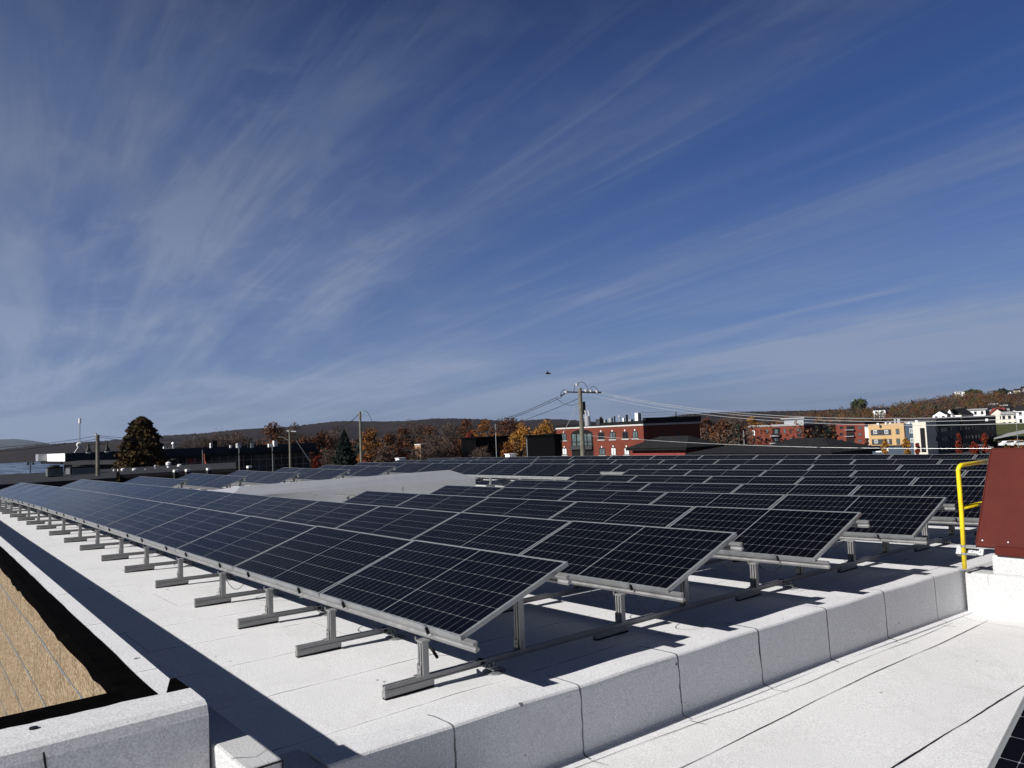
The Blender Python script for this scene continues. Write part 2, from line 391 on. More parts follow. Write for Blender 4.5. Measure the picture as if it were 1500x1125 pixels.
# south wall: raised parapet over the stone facade
WZ = .20
def wall_in(X): return -1.90 + (.0175*(-X) if X < 0 else 0) - (0 if X < 0 else 0)
def wall_mid(X): return wall_in(X)-.15 - .002*math.sin(X*1.3)
mb = MB(); Xs = [.50-i*.22 for i in range(154)]
def strip(mb, fa, fb, L_=None):
    for a, b in zip(L_ or Xc, (L_ or Xc)[1:]):
        mb.face((fa(a), fa(b), fb(b), fb(a)))
Xc = [.24]+[X for X in Xs if X < .2]; Xd = [0.0]+[X for X in Xs if X < -.03]
rw = random.Random(4)
ej = {X: rw.uniform(-.003, .003) for X in Xs+[.24,0.]}; ez = {X: rw.uniform(-.016, .014) for X in Xs+[.24,0.]}
A = lambda X: (X, wall_in(X), zf(X, -1.9)-.02)
B0 = lambda X: (X, wall_in(X)-.004, WZ-.035)
B1 = lambda X: (X, wall_in(X)-.03, WZ)
Cc = lambda X: (X, wall_mid(X)+ej[X], WZ+.004)
strip(mb, A, B0); strip(mb, B0, B1); strip(mb, B1, Cc)
mb.build('wall_cap', M_wallm, bld, smooth=False)
FY = -2.26                       # face of the stone
def fy(X): return wall_in(X)-.30
mb = MB()
D0 = lambda X: (X, wall_mid(X)+ej[X]-.003, WZ+.001)
D1 = lambda X: (X, fy(X)+.02, WZ-.006)
D2 = lambda X: (X, fy(X)-.02, WZ-.03)
D3 = lambda X: (X, fy(X)-.022-.01*math.sin(X*3), WZ-.038)
D4 = lambda X: (X, fy(X)-.012, WZ-.055+ez[X]*.8-(.02 if math.sin(X*2.3) > .7 else 0))
mb2s = (D0, D1, D2, D3, D4)
for a, b in zip(mb2s, mb2s[1:]): strip(mb, a, b, Xd)
mb.build('bitumen_flashing', M_black, bld)
mb = MB(); mb.box((-33, FY+.02, GZ), (.05, FY+.30, WZ-.02)); 
# slightly bowed stone courses following the wall line
mb = MB()
Zs = [WZ-.04-.30*i for i in range(28)]
for a, b in zip(Xs[2:], Xs[3:]):
    for z0, z1 in zip(Zs, Zs[1:]): mb.face(((a, fy(a), z0), (b, fy(b), z0), (b, fy(b), z1), (a, fy(a), z1)))
mb.build('stone_facade', M_stone, bld)
mb = MB(); mv = MB(); rj = random.Random(8)
for q in range(1, 14):
    z = WZ+.20-.45*q-.02*math.sin(q)
    for a, b in zip(Xs[2:], Xs[3:]):
        w = .007+.003*math.sin(a*7+q); za = z+.008*math.sin(a*1.7+q); zb = z+.008*math.sin(b*1.7+q)
        mb.face(((a, fy(a)-.004, za-w), (b, fy(b)-.004, zb-w), (b, fy(b)-.004, zb+w), (a, fy(a)-.004, za+w)))
    X = -.1-rj.random()*.8
    pass
mb.build('mortar_joint', M_mortar, bld, fixn=False)
# return wall at the near end, running south; face to the east
mb = MB()
NX = .53
P2 = [(-1.90-.32*i*.25) for i in range(30)]
def strip2(mb, fa, fb):
    for a, b in zip(P2, P2[1:]): mb.face((fa(a), fa(b), fb(b), fb(a)))
rn = random.Random(6); en = {Y: rn.uniform(-.012, .012) for Y in P2}
E0 = lambda Y: (NX+.01, Y, LZ-.02); E1 = lambda Y: (NX, Y, WZ-.06); E2 = lambda Y: (NX-.02, Y, WZ-.015); E3 = lambda Y: (NX-.06, Y, WZ+.002)
E4 = lambda Y: (NX-.30+.04*(Y+1.9)+en[Y], Y, WZ+.006)
for a, b in ((E0,E1),(E1,E2),(E2,E3),(E3,E4)): strip2(mb, a, b)
# closing cheek facing north
mb.face((E0(-1.9), E1(-1.9), E2(-1.9), E3(-1.9), E4(-1.9), (NX-.30, -1.895, LZ-.02)))
mb.build('return_wall', M_ret, bld)
mb = MB()
F0 = lambda Y: (NX-.30+.04*(Y+1.9)+en[Y]+.003, Y, WZ+.003); F1 = lambda Y: (-.03, Y, WZ+.0); F2 = lambda Y: (-.05, Y, WZ-.25)
for a, b in ((F0,F1),(F1,F2)): strip2(mb, a, b)
mb.face((F0(-1.9), F1(-1.9), (-.03,-1.88,zf(0,-1.9)), (NX-.27,-1.88,zf(0,-1.9))))
mb.build('return_flashing', M_black, bld)
# crack in the return wall face + drain hole on top
mb = MB(); mb.tube([(NX-.235, -2.61, WZ-.01), (NX-.235, -2.61, WZ+.0125)], .018, 12); mb.build('drain_hole', M_seam, bld)
mb = MB(); Y = -2.60; z = WZ-.03; pr = None; rr = random.Random(3)
while z > LZ:
    w = .003+.004*rr.random(); yy = Y+.006*math.sin(z*23)
    cur = ((NX+.014+.01*(WZ-z)/1.1, yy-w, z), (NX+.014+.01*(WZ-z)/1.1, yy+w, z))
    if pr: mb.face((pr[0], pr[1], cur[1], cur[0]))
    pr = cur; z -= .03
mb.build('face_joint', M_seam, bld, fixn=False)
# low stub where the return wall meets the roof edge
mb = MB(); sx0, sx1, sy0, sy1, sz = .46, .96, -1.885, -1.70, .0
mb.box((sx0-.5, sy0, LZ-.02), (sx1, sy1, sz))
mb.build('stub_wall', M_curb, bld, bevel=.018)
bead([(sx1-.16, sy1+.002, sz), (sx1-.10, (sy0+sy1)/2, sz), (sx1-.17, sy0, sz)], .004, name='stub_seam', seed=9, gap=0, jit=.004, up=.003)
mb = MB()
for (a, b) in (((sx1+.003, sy0+.004, LZ), (sx1+.003, sy0+.004, sz-.01)), ((sx1+.003, sy1-.004, LZ), (sx1+.003, sy1-.004, sz-.01)), ((sx1+.003, sy0+.004, sz-.01), (sx1+.003, sy1-.004, sz-.01))):
    mb.tube([a, b], .0045, 5)
mb.build('stub_edge_bead', M_seam, bld)
# hidden bulk of the building
M_rend = simple('building_side', (.35,.33,.30), .9)
mb = MB(); mb.box((-33, -1.6, GZ), (0, 23, -.75)); mb.box((0, -1.6, GZ), (8.5, 12, -.96)); mb.build('wall', M_rend, bld)
# roof edge trim at the far side
mb = MB(); mb.box((-33.25, -2, -.75), (-33, 23.2, -.32)); mb.box((-33.25, 23, -.75), (1, 23.3, -.32)); mb.build('edge_parapet', M_wallm, bld)
# raised skylight curb in the middle of the array
cb = thing('roof_curb_box', (-19, 7, -.5), 'long raised grey felted box with sloping skirt between the blocks of panels', 'roof box')
x0, y0, y1 = -24.0, 3.7, 10.5; xa, xb = -15.3, -13.95
def quadbox(mb, P, z0, z1s):
    n = len(P)
    for q in range(n): a, b = P[q], P[(q+1) % n]; mb.face(((a[0],a[1],z0),(b[0],b[1],z0),(b[0],b[1],z1s[(q+1) % n]),(a[0],a[1],z1s[q])))
    mb.face([(p[0],p[1],z) for p, z in zip(P, z1s)]); mb.face([(p[0],p[1],z0) for p in P][::-1])
mb = MB(); quadbox(mb, [(x0,y0),(xa,y0),(xb,y1),(x0,y1)], -.75, [-.33,.129,.149,-.33]); mb.build('curb_wall', M_cwall, cb)
mb = MB(); a = [(x0-.06,y0-.06,-.32),(xa+.07,y0-.06,.135),(xb+.07,y1+.08,.155),(x0-.06,y1+.08,-.32)]; b = [(x0+.35,y0+.4,-.22),(xa-.42,y0+.4,.38),(xb-.48,y1-.60,.455),(x0+.35,y1-.60,-.20)]
mb.face(a[::-1])
for q in range(4): mb.face((a[q], a[(q+1) % 4], b[(q+1) % 4], b[q]))
mb.face(b); mb.build('skirt', M_greym, cb)

# ------------------------------------------------------------------ solar rows
TH = .342; D = 2.142; LX, LY = 2.278, 1.134; PITCH = 2.30; HP = .035
def panel_meshes():
    mb = MB(); t = .0095
    mb.face(((t,t,-.002),(LX-t,t,-.002),(LX-t,LY-t,-.002),(t,LY-t,-.002)))
    me = bpy.data.meshes.new('solar_glass'); me.from_pydata([tuple(v) for v in mb.v]+[(t,t,-.007),(LX-t,t,-.007),(LX-t,LY-t,-.007),(t,LY-t,-.007)], [], mb.f+[(7,6,5,4)])
    me.materials.append(M_cell); uv = me.uv_layers.new(name='UVMap')
    for p in me.polygons:
        for li in p.loop_indices:
            c = me.vertices[me.loops[li].vertex_index].co; uv.data[li].uv = (c.x, c.y)
    f = MB(); w = .011
    f.box((0,0,-HP),(LX,w,0)); f.box((0,LY-w,-HP),(LX,LY,0)); f.box((0,w,-HP),(w,LY-w,0)); f.box((LX-w,w,-HP),(LX,LY-w,0))
    f.box((w,w,-HP),(LX-w,w+.02,-HP+.002)); f.box((w,LY-w-.02,-HP),(LX-w,LY-w,-HP+.002))
    fm = bpy.data.meshes.new('frame'); fm.from_pydata([tuple(v) for v in f.v], [], f.f); fm.materials.append(M_frame)
    c = MB(); c.box((-.022,-.010,-.034),(.022,-.001,-.004)); c.box((-.022,-.010,-.004),(.022,.010,.003)); c.box((.026,-.022,-.055),(.040,-.001,-.002), mi=1); c.tube([(0,-.004,.002),(0,-.004,.012)], .007, 6)
    cm = bpy.data.meshes.new('clamp'); cm.from_pydata([tuple(v) for v in c.v], [], c.f); cm.materials.append(M_zinc); cm.materials.append(M_hole); cm.polygons.foreach_set('material_index', c.mi)
    return me, fm, cm
ME_G, ME_F, ME_C = panel_meshes()
ct, st = math.cos(TH), math.sin(TH)
def rot(p):   # panel-plane offsets (along slope, normal) to (y,z)
    return (p[0]*ct - p[1]*st, p[0]*st + p[1]*ct)
# extrusion section with two side grooves, in panel plane coords, top at -HP
def section(s0, h=.072, w=.040):
    g = .012
    pts = [(s0-w/2,-HP),(s0+w/2,-HP),(s0+w/2,-HP-h*.24),(s0+w/2-g,-HP-h*.34),(s0+w/2-g,-HP-h*.62),(s0+w/2,-HP-h*.72),(s0+w/2,-HP-h),(s0-w/2,-HP-h),(s0-w/2,-HP-h*.72),(s0-w/2+g,-HP-h*.62),(s0-w/2+g,-HP-h*.34),(s0-w/2,-HP-h*.24)]
    return [rot(p) for p in pts]
def post_mesh(h, name):
    mb = MB(); w, d = .036, .026
    # H section: two flanges, a web and a lip pair
    mb.box((-w,-d,0),(-w+.014,d,h)); mb.box((w-.014,-d,0),(w,d,h)); mb.box((-w+.014,-.005,0),(w-.014,.005,h))
    mb.box((-.009,-d-.001,0.001),(.009,-d+.012,h-.001))
    # shoe with bolt at the foot, saddle at the head
    mb.box((-w-.005,-d-.006,0),(-w+.003,d+.006,.085)); mb.box((-w-.005,-d-.045,-.001),(w+.006,-d-.006,.005)); mb.box((-w-.004,-d-.009,.0),(w*.35,-d-.002,.072))
    mb.tube([(-.014,-d-.008,.045),(-.014,-d-.018,.045)], .009, 6)
    mb.box((-w-.012,-d-.008,h-.008),(w+.008,d+.010,h+.006)); mb.tube([(-w-.004,-d-.012,h+.004),(-w-.004,-d-.012,h+.028)], .007, 6)
    me = bpy.data.meshes.new(name); me.from_pydata([tuple(v) for v in mb.v], [], mb.f); me.materials.append(M_alu); return me
YF, YB = -.015, .93
BR = .100                       # top of base rails above the felt
zfront = rot((.0, -HP-.072))[1]; 
PF = post_mesh(-.106-(-H+BR), 'front_post'); 
sB = (YB+.0)/ct; zback = rot((sB, -HP-.072))[1]
PB = post_mesh(zback+.006+H-BR, 'rear_post')
RX = [-.47,-2.0,-3.45,-4.9,-6.6,-8.35,-10.0,-11.9,-13.6,-15.5,-17.4,-19.2,-21.0,-22.8,-24.9,-26.4,-28.0,-29.6,-31.0]
def railx(X, Y): return X + .012*max(0, Y)
def solar_row(r, xe, n, label, clampon=False, ext=(0, 0), posts=True):
    Y = r*D
    t = thing('solar_panel_row', (xe-n*PITCH/2, Y+.5, zf(xe-n*PITCH/2, Y)), label, 'solar panels', 'tilted rows of solar panels on the white roof')
    o = Vector(t['_o'])
    for k in range(n):
        xr, xl = xe-k*PITCH, xe-(k+1)*PITCH
        zc0, zc1 = zr(xl, Y), zr(xr, Y); zt = (zr(xl, Y+1.07)+zr(xr, Y+1.07))/2 - (zc0+zc1)/2
        ax = math.atan2(zc1-zc0, PITCH)
        M_ = Matrix.Translation(Vector((xr-LX, Y, zc0))-o) @ Matrix.Rotation(-ax, 4, 'Y') @ Matrix.Rotation(TH+zt/1.07, 4, 'X')
        p = link_child('solar_panel', ME_G, t, M_)
        link_child('frame', ME_F, p, Matrix.Identity(4))
        if clampon:
            for cx in (.46, LX-.46): link_child('clamp', ME_C, p, Matrix.Translation((cx,0,0)))
    x0, x1 = xe-n*PITCH-.10-ext[0], xe+.13+ext[1]
    path = [(x0+(x1-x0)*q/(n*2), Y, zr(max(x0+(x1-x0)*q/(n*2), -33), Y)) for q in range(n*2+1)]
    mb = MB(); mb.sweep(section(.022), path); mb.build('mounting_rail', M_alu, t)
    path = [(a, b, zr(a, b+1.07)) for a, b, c in path]
    mb = MB(); mb.sweep(section(sB), path); mb.build('mounting_rail', M_alu, t)
    if posts:
        for X in RX:
            XX = railx(X, Y)
            if x0+.05 < XX < x1:
                link_child('post', PF, t, Matrix.Translation(Vector((XX, Y+YF, zf(XX, Y)+BR))-o))
                link_child('post', PB, t, Matrix.Translation(Vector((XX, Y+YB, zf(XX, Y+YB)+BR))-o))
    return t
names = ['first', 'second', 'third', 'fourth', 'fifth', 'sixth', 'seventh', 'eighth', 'ninth', 'tenth']
XE = [0, .115, .297, .38, .485, .53, .61, .69, .77, .85]
rowlab = ['nearest long row of black panels, along the sunlit strip beside the stone wall',
 'second long row of panels, just behind the nearest one and reaching just as far left',
 'short row behind the two long front rows, left end at the grey roof box',
 'short row of panels, fourth from the camera, right end near the yellow rail',
 'short row of panels passing behind the yellow rail, fifth from the camera',
 'short row of panels, sixth from the camera, partly hidden by the red hatch lid',
 'short row with bare rail ends at its left, just before the long rear rows',
 'front one of three long rear rows, its posts showing beyond the grey box',
 'middle one of the three long rear rows of panels',
 'rearmost long row of panels, along the far edge of the roof below the brick building']
rows = []
for r in range(10):
    n = 14 if r in (0, 1, 7, 8, 9) else 5
    ext = (1.2, 0) if r == 2 else (.95, 0) if r == 6 else (0, 0)
    rows.append(solar_row(r, XE[r], n, rowlab[r], clampon=r < 5, ext=ext))
blab = ['short left-hand row of three panels nearest the second long row', 'second of the five short left-hand rows of panels beyond the grey box',
 'middle one of the five short left-hand rows of panels beyond the grey box', 'fourth of the five short left-hand rows, its right end above the grey box',
 'farthest of the five short left-hand rows, touching the long rear rows']
for q, xb in enumerate((-24.56, -24.51, -24.52, -24.39, -24.31)):
    solar_row(2+q, xb, 3, blab[q])
# dangling cables under the front rows
def cable(t, pts):
    P = []
    for a, b, sag in pts:
        a, b = Vector(a), Vector(b)
        P += [a.lerp(b, q/10)+Vector((0,0,-sag*4*(q/10)*(1-q/10))) for q in range(11)]
    mb = MB(); mb.tube(P, .0035, 5); mb.build('cable', M_rub, t, smooth=True)
for r, X, dx, s_ in ((0,-5.2,.75,.20),(1,-.95,.30,.12),(1,-.35,.35,.15),(2,-.95,.4,.14),(3,-.9,.35,.13),(4,-.9,.4,.15),(1,-3.6,.4,.15),(0,-12.4,.5,.16),(0,-2.7,.5,.12),(0,-8.9,.6,.15),(1,-5.4,.5,.13),(2,-2.4,.5,.13),(2,-.45,.3,.11),(3,-2.5,.5,.14),(4,-2.3,.5,.12),(0,-1.5,.45,.10)):
    Y = r*D+.08; z = zr(X, Y)-.10; cable(rows[r], [((X, Y, z), (X+dx, Y+.05, z), s_)])
mb = MB(); mb.tube([(-.62,.10,-.13),(-.52,.10,-.16),(-.44,.09,-.20)], [.004,.012,.012], 8); mb.build('cable_connector', M_rub, rows[0])

# ------------------------------------------------------------------ base rails
def base_rail(X, Y0, Y1, label):
    t = thing('base_rail', (X, Y0, zf(X, Y0)), label, 'rail', 'aluminium base rails lying on the roof under the panels')
    n = max(2, int((Y1-Y0)/1.0))
    P = [(railx(X, Y0+(Y1-Y0)*q/n), Y0+(Y1-Y0)*q/n) for q in range(n+1)]
    w, h0, h1, g = .022, .053, BR, .007
    prof = [(-w,h0),(w,h0),(w,h0+.010),(w-g,h0+.014),(w-g,h1-.016),(w,h1-.012),(w,h1),(.006,h1),(.006,h1-.010),(-.006,h1-.010),(-.006,h1),(-w,h1),(-w,h1-.012),(-w+g,h1-.016),(-w+g,h0+.014),(-w,h0+.010)]
    mb = MB(); R_ = []
    for (x, y) in P:
        R_.append(len(mb.v)); mb.v += [Vector((x+a, y, zf(x, y)+b)) for a, b in prof]
    m_ = len(prof)
    for q in range(n):
        for j in range(m_): mb.f.append((R_[q]+j, R_[q]+(j+1) % m_, R_[q+1]+(j+1) % m_, R_[q+1]+j)); mb.mi.append(0)
    mb.f.append(tuple(R_[0]+j for j in range(m_))); mb.f.append(tuple(R_[-1]+j for j in range(m_))[::-1]); mb.mi += [0, 0]
    mb.build('rail_beam', M_alu, t)
    yy = Y0; k = 0
    while yy < Y1-.3:
        x = railx(X, yy); z = zf(x, yy+.2)
        mb = MB(); mb.box((x-.024, yy-.002, z+.016), (x+.024, yy+.42, z+.0525))
        f = mb.build('foot_block', M_alu, t)
        mb = MB(); mb.box((x-.026, yy+.004, z-.002), (x+.026, yy+.415, z+.0155)); mb.build('rubber_pad', M_rub, f)
        ya = yy+.95
        if ya < Y1-.2 and k % 2 == 0:
            z = zf(x, ya); mb = MB()
            mb.tube([(x+.075, ya, z), (x+.075, ya, z+.012)], .095, 16); mb.tube([(x+.075, ya, z+.012), (x+.075, ya, z+.022)], [.09, .05], 16)
            a_ = mb.build('roof_anchor', M_zinc, t)
            mb = MB(); mb.box((x+.025, ya-.05, z+.035), (x+.031, ya+.05, z+.095)); mb.box((x+.025, ya-.05, z+.03), (x+.13, ya+.05, z+.036))
            mb.box((x+.10, ya-.06, z+.036), (x+.105, ya+.02, z+.055)); mb.tube([(x+.075, ya, z+.02), (x+.075, ya, z+.075)], .009, 6)
            mb.tube([(x+.045, ya-.02, z+.036), (x+.045, ya-.02, z+.062)], .011, 6); mb.box((x-.026, ya-.09, z+.05), (x+.026, ya-.055, z+.103), mi=1)
            mb.build('anchor_clamp', [M_zinc, M_hole], a_)
        yy += 2.142; k += 1
ordn = ['first','second','third','fourth','fifth','sixth','seventh','eighth','ninth','tenth','eleventh','twelfth','thirteenth','fourteenth','fifteenth','sixteenth','seventeenth','eighteenth','nineteenth']
for i, X in enumerate(RX):
    lab = 'base rail under the near right end of the front row, closest to the camera' if i == 0 else f'{ordn[i]} base rail from the camera, its foot sticking out before the nearest row'
    if X > -11 or X < -24.6: base_rail(X, -.36+.006*i, 21.0, lab)
    else:
        base_rail(X, -.36+.006*i, 3.35, lab)
        base_rail(X, 14.75, 21.0, f'{ordn[i]} base rail from the right under the three long rear rows')

# ------------------------------------------------------------------ hatch and yellow rail
M_red = Mat('dark_red_painted_metal', (.135,.030,.022), .6, 0, .08)
n_ = M_red.noise(3.5, 6, .6, M_red.geo()); M_red.col(M_red.mix(M_red.rng(n_, .3, .75), (.072,.013,.010), (.092,.019,.014))); M_red.bump(M_red.noise(2.2, 2, .5, M_red.geo()), .12, .02); M_red = M_red.m
t = thing('roof_hatch', (1.6, 7.4, LZ), 'roof hatch with tall dark red metal lid on white curb, behind the yellow rail', 'roof hatch')
mb = MB(); cx0, cx1, cy0, cy1 = .74, 2.7, 6.88, 8.2
mb.box((cx0, cy0, LZ-.02), (cx1, cy1, -.42)); mb.box((cx0+.30, cy0+.02, -.43), (cx1, cy1, -.19))
mb.build('curb', M_curb, t, bevel=.03)
mb = MB(); mb.box((cx0+.36, cy0-.02, -.185), (cx1+.1, cy1, -.085)); mb.build('curb_flange', M_red, t)
# lid: hinged on the curb, leaning back
L0, L1 = Vector((.885, 6.93, -.07)), Vector((.93, 7.52, 1.02))
up = (L1-L0).normalized(); wx = Vector((1, 0, 0)); nn = wx.cross(up).normalized(); ln = (L1-L0).length
Ml = Matrix((wx, up, nn)).transposed().to_4x4(); Ml.translation = L0
mb = MB(); mb.box((0, 0, -.055), (1.9, ln, 0), Ml); lid = mb.build('lid', M_red, t, bevel=.006)
mb = MB(); mb.box((0, -.045, -.03), (1.9, -.002, .012), Ml); mb.build('lid_lip', M_red, lid)
mb = MB(); mb.box((-.012, -.002, -.058), (.0, ln+.002, .004), Ml); mb.box((0, ln, -.058), (1.9, ln+.012, .004), Ml); mb.build('lid_edge', M_red, lid)
for q in range(7):
    mb = MB(); c_ = Ml @ Vector((.06+.27*q, .035, .0)); mb.tube([c_, c_+Vector((0,-.006,.002))], .009, 8); mb.build('rivet', M_zinc, lid)
mb = MB(); mb.box((-.16, -.16, .0), (.10, -.085, .03), Ml); mb.box((-.19, -.17, -.04), (-.13, -.07, .04), Ml)
for q in (-.02, .06): mb.tube([Ml @ Vector((q, -.12, .03)), Ml @ Vector((q, -.12, .042))], .012, 8)
mb.build('hinge_bracket', M_zinc, t)
M_yel = Mat('yellow_powder_coat', (.80,.60,.01), .35, 0, .5); n_ = M_yel.noise(7, 5, .6, M_yel.geo()); M_yel.col(M_yel.mix(M_yel.rng(n_, .35, .7), (.68,.48,.008), (.86,.66,.015))); M_yel = M_yel.m
t = thing('safety_rail', (.78, 6.9, -.39), 'bright yellow bent pipe guard rail clamped beside the red hatch', 'guard rail')
r_ = .025; px_, py_ = .795, 6.80
P = [(px_-.015, py_, -.37), (px_+.0, py_, .3), (px_, py_, .80)]
P += [(px_+.004*q, py_+.06*(1-math.cos(R(15*q))), .80+.06*math.sin(R(15*q))) for q in range(1, 7)]
P += [(px_+.04, py_+.3, .862), (px_+.07, py_+1.4, .87)]
mb = MB(); mb.tube(P, r_, 16); mb.build('post', M_yel, t, smooth=True)
mb = MB(); mb.tube([(px_, py_+.02, .35), (px_+.06, py_+1.4, .36)], r_*.95, 16); mb.build('mid_rail', M_yel, t, smooth=True)
for z in (-.10, -.19):
    mb = MB(); mb.tube([(px_-.008, py_, z-.012), (px_-.008, py_, z+.012)], r_+.006, 14); mb.box((px_+.02, py_-.012, z-.010), (px_+.13, py_+.012, z+.010)); mb.tube([(px_+.10, py_-.02, z), (px_+.10, py_+.02, z)], .012, 6)
    mb.build('pipe_clamp', M_zinc, t)
# panel corner of another row, lower roof
o = Vector((2.86, 1.24, -.42))
t = thing('solar_panel_row', (3.9, 1.8, LZ), 'black panel poking in at the bottom right corner, on the lower roof', 'solar panels')
Mx = Matrix.Translation(o-Vector((3.9,1.8,LZ))) @ Matrix.Rotation(TH, 4, 'X')
p = link_child('solar_panel', ME_G, t, Mx); link_child('frame', ME_F, p, Matrix.Identity(4))
p = link_child('solar_panel', ME_G, t, Matrix.Translation(Vector((PITCH,0,0))) @ Mx); link_child('frame', ME_F, p, Matrix.Identity(4))
mb = MB()
for sy in (.06, .95): mb.sweep(section(sy), [(o.x-.05, o.y, o.z), (o.x+4.7, o.y, o.z)])
mb.build('mounting_rail', M_alu, t)
for X in (o.x+.5, o.x+2.5):
    link_child('post', PF, t, Matrix.Translation(Vector((X, o.y+.02, LZ+.01))-Vector((3.9,1.8,LZ))))
    link_child('post', PB, t, Matrix.Translation(Vector((X, o.y+.88, LZ+.01))-Vector((3.9,1.8,LZ))))
#BG
# ================================================================== the town, the hills, the lake
def P2W(u, v, r): return at(u, v, r)
def interp(tab, u):
    if u <= tab[0][0]: return tab[0][1]
    for (a, va), (b, vb) in zip(tab, tab[1:]):
        if u <= b: return va+(vb-va)*(u-a)/(b-a)
    return tab[-1][1]
def hz(u):      # height of the horizon in the photograph at column u
    lo, hi = 300., 900.
    for _ in range(30):
        m_ = (lo+hi)/2
        if dirpix(u, m_).z > 0: lo = m_
        else: hi = m_
    return lo
LAKE = -13.0
M_ground = simple('asphalt_and_lots', (.045,.045,.047), .9, 0, .35, .05)
M_water = Mat('lake_water', (.02,.035,.06), .12, 0, .5)
P_ = M_water.geo(); mp = M_water.N('ShaderNodeMapping'); M_water.L(P_, mp.inputs[0]); mp.inputs['Scale'].default_value = (.012, .09, .1); mp.inputs['Rotation'].default_value = (0, 0, .25)
n_ = M_water.noise(1.0, 5, .6, mp.outputs[0]); M_water.L(M_water.rng(n_, .35, .65, .10, .38), M_water.p.inputs['Roughness'])
M_water.bump(M_water.noise(.6, 4, .6, P_), .35, .4); M_water = M_water.m

# ground sheet: flat town plain that dips under the lake to the west and reaches the horizon elsewhere
mb = MB(); rad = [0, 20, 60, 120, 190, 240, 270, 330, 500, 900, 1400, 1600, 2600, 6000, 20000]; na = 96
for i in range(na):
    a = 2*math.pi*i/na
    for r in rad:
        x, y = -r*math.cos(a), r*math.sin(a)
        deg = math.degrees(a) if a < math.pi else math.degrees(a)-360     # angle away from -X, positive to the north
        lake = 1 if -75 < deg < 17 else max(0, 1-(deg-17)/6) if 17 <= deg < 23 else 0
        z = GZ - .004*min(r, 700)
        if r >= 240: z = z*(1-lake) + (LAKE-2)*lake if r < 1600 else (LAKE if lake > 0 else z)
        mb.v.append(Vector((x+CAM.x, y+CAM.y, z)))
nr = len(rad)
for i in range(na):
    for j in range(nr-1):
        a, b = i*nr+j, ((i+1) % na)*nr+j
        mb.f.append((a, a+1, b+1, b)); mb.mi.append(0)
g = mb.build('ground', M_ground, kind='structure'); 
mb = MB(); mb.face([(CAM.x+18000*math.cos(q*math.pi/24), CAM.y+18000*math.sin(q*math.pi/24), LAKE) for q in range(48)])
mb.build('lake', M_water, kind='structure', fixn=False)

def hill_mat(name, a, b, c, sc_):
    k = Mat(name, a, .95, 0, .1); P = k.geo(); n = k.noise(sc_, 8, .72, P); n2 = k.noise(sc_*6, 4, .7, P); n3 = k.noise(sc_*.16, 3, .5, P)
    x = k.mix(k.rng(n, .4, .62), a, b); x = k.mix(k.rng(n2, .52, .72, 0, .7), x, c); x = k.mix(k.rng(n3, .45, .6, 0, .55), x, tuple(q*.55 for q in a)); k.col(x); return k.m
M_hill = hill_mat('bare_autumn_woodland', (.013,.010,.010), (.044,.028,.019), (.008,.009,.008), .05)
M_far = hill_mat('distant_wooded_mountain', (.05,.055,.05), (.07,.07,.06), (.04,.045,.04), .003)
M_thill = hill_mat('wooded_town_hill', (.045,.028,.016), (.06,.03,.014), (.02,.024,.012), .05)
def ridge(name, tab, r0, rc, r1, z0, z1, mat, step, jag, u0, u1, seed=1):
    rnd = random.Random(seed); mb = MB(); us = []; u = u0
    while u <= u1: us.append(u); u += step
    prof = [(0, 0), (.12, .10), (.3, .34), (.5, .58), (.7, .80), (.86, .94), (1, 1)]
    K = len(prof)+3
    for u in us:
        v = interp(tab, u); top = at(u, v, rc).z; d = dirpix(u, hz(u)); hx = Vector((d.x, d.y, 0)).normalized()
        for t, hgt in prof:
            r = r0+(rc-r0)*t; z = z0+(top-z0)*hgt + ((math.sin(u*.031+t*7+seed)+math.sin(u*.011-t*4))*jag*1.5*math.sin(math.pi*t))
            if t == 1: z = top + rnd.uniform(-.1, .9)*jag
            p = CAM+hx*r; mb.v.append(Vector((p.x, p.y, z)))
        for t, zz in ((.33, .93), (.66, .6), (1, 0)):
            p = CAM+hx*(rc+(r1-rc)*t); mb.v.append(Vector((p.x, p.y, z1+(top-z1)*zz)))
    for i in range(len(us)-1):
        for j in range(K-1):
            a = i*K+j; mb.f.append((a, a+1, a+K+1, a+K)); mb.mi.append(0)
    return mb.build(name, mat, kind='structure')
HT = [(-1500,690),(-300,668),(0,659),(30,655.5),(60,652),(100,649),(140,647),(175,644),(250,638),(300,635),(345,630),(385,628),(430,625),(470,620),(500,617),(560,618),(600,617),(640,613),(700,614),(740,617),(760,617),(800,614),(830,615),(870,618),(910,621),(960,614),(1020,606),(1060,604),(1120,603),(1180,602),(1500,590),(3000,560)]
ridge('hills', HT, 1540, 2700, 4200, LAKE-1, LAKE, M_hill, 2, 2.8, -1500, 2600, 3)
FT = [(-900,650),(-200,641),(0,644),(22,643),(45,645),(60,648),(80,652),(110,655),(160,657),(300,660)]
ridge('far_mountains', FT, 9000, 13000, 16000, LAKE-1, LAKE, M_far, 10, 8, -900, 300, 5)
TT = [(1040,650),(1100,630),(1150,614),(1180,608),(1210,606),(1240,604),(1260,603),(1300,599),(1340,594),(1380,587),(1400,582),(1440,580),(1470,578),(1500,577),(1800,562),(2600,560)]
TR0, TRC = 330, 950
ridge('town_hill', TT, TR0, TRC, 1500, -11, -11, M_thill, 8, 1.0, 1040, 2200, 7)
def hill_z(u, r):
    top = at(u, interp(TT, u), TRC).z; t = (r-TR0)/(TRC-TR0)
    prof = [(0, 0), (.12, .10), (.3, .34), (.5, .58), (.7, .80), (.86, .94), (1, 1)]
    return -11+(top+11)*interp(prof, max(0, min(1, t)))

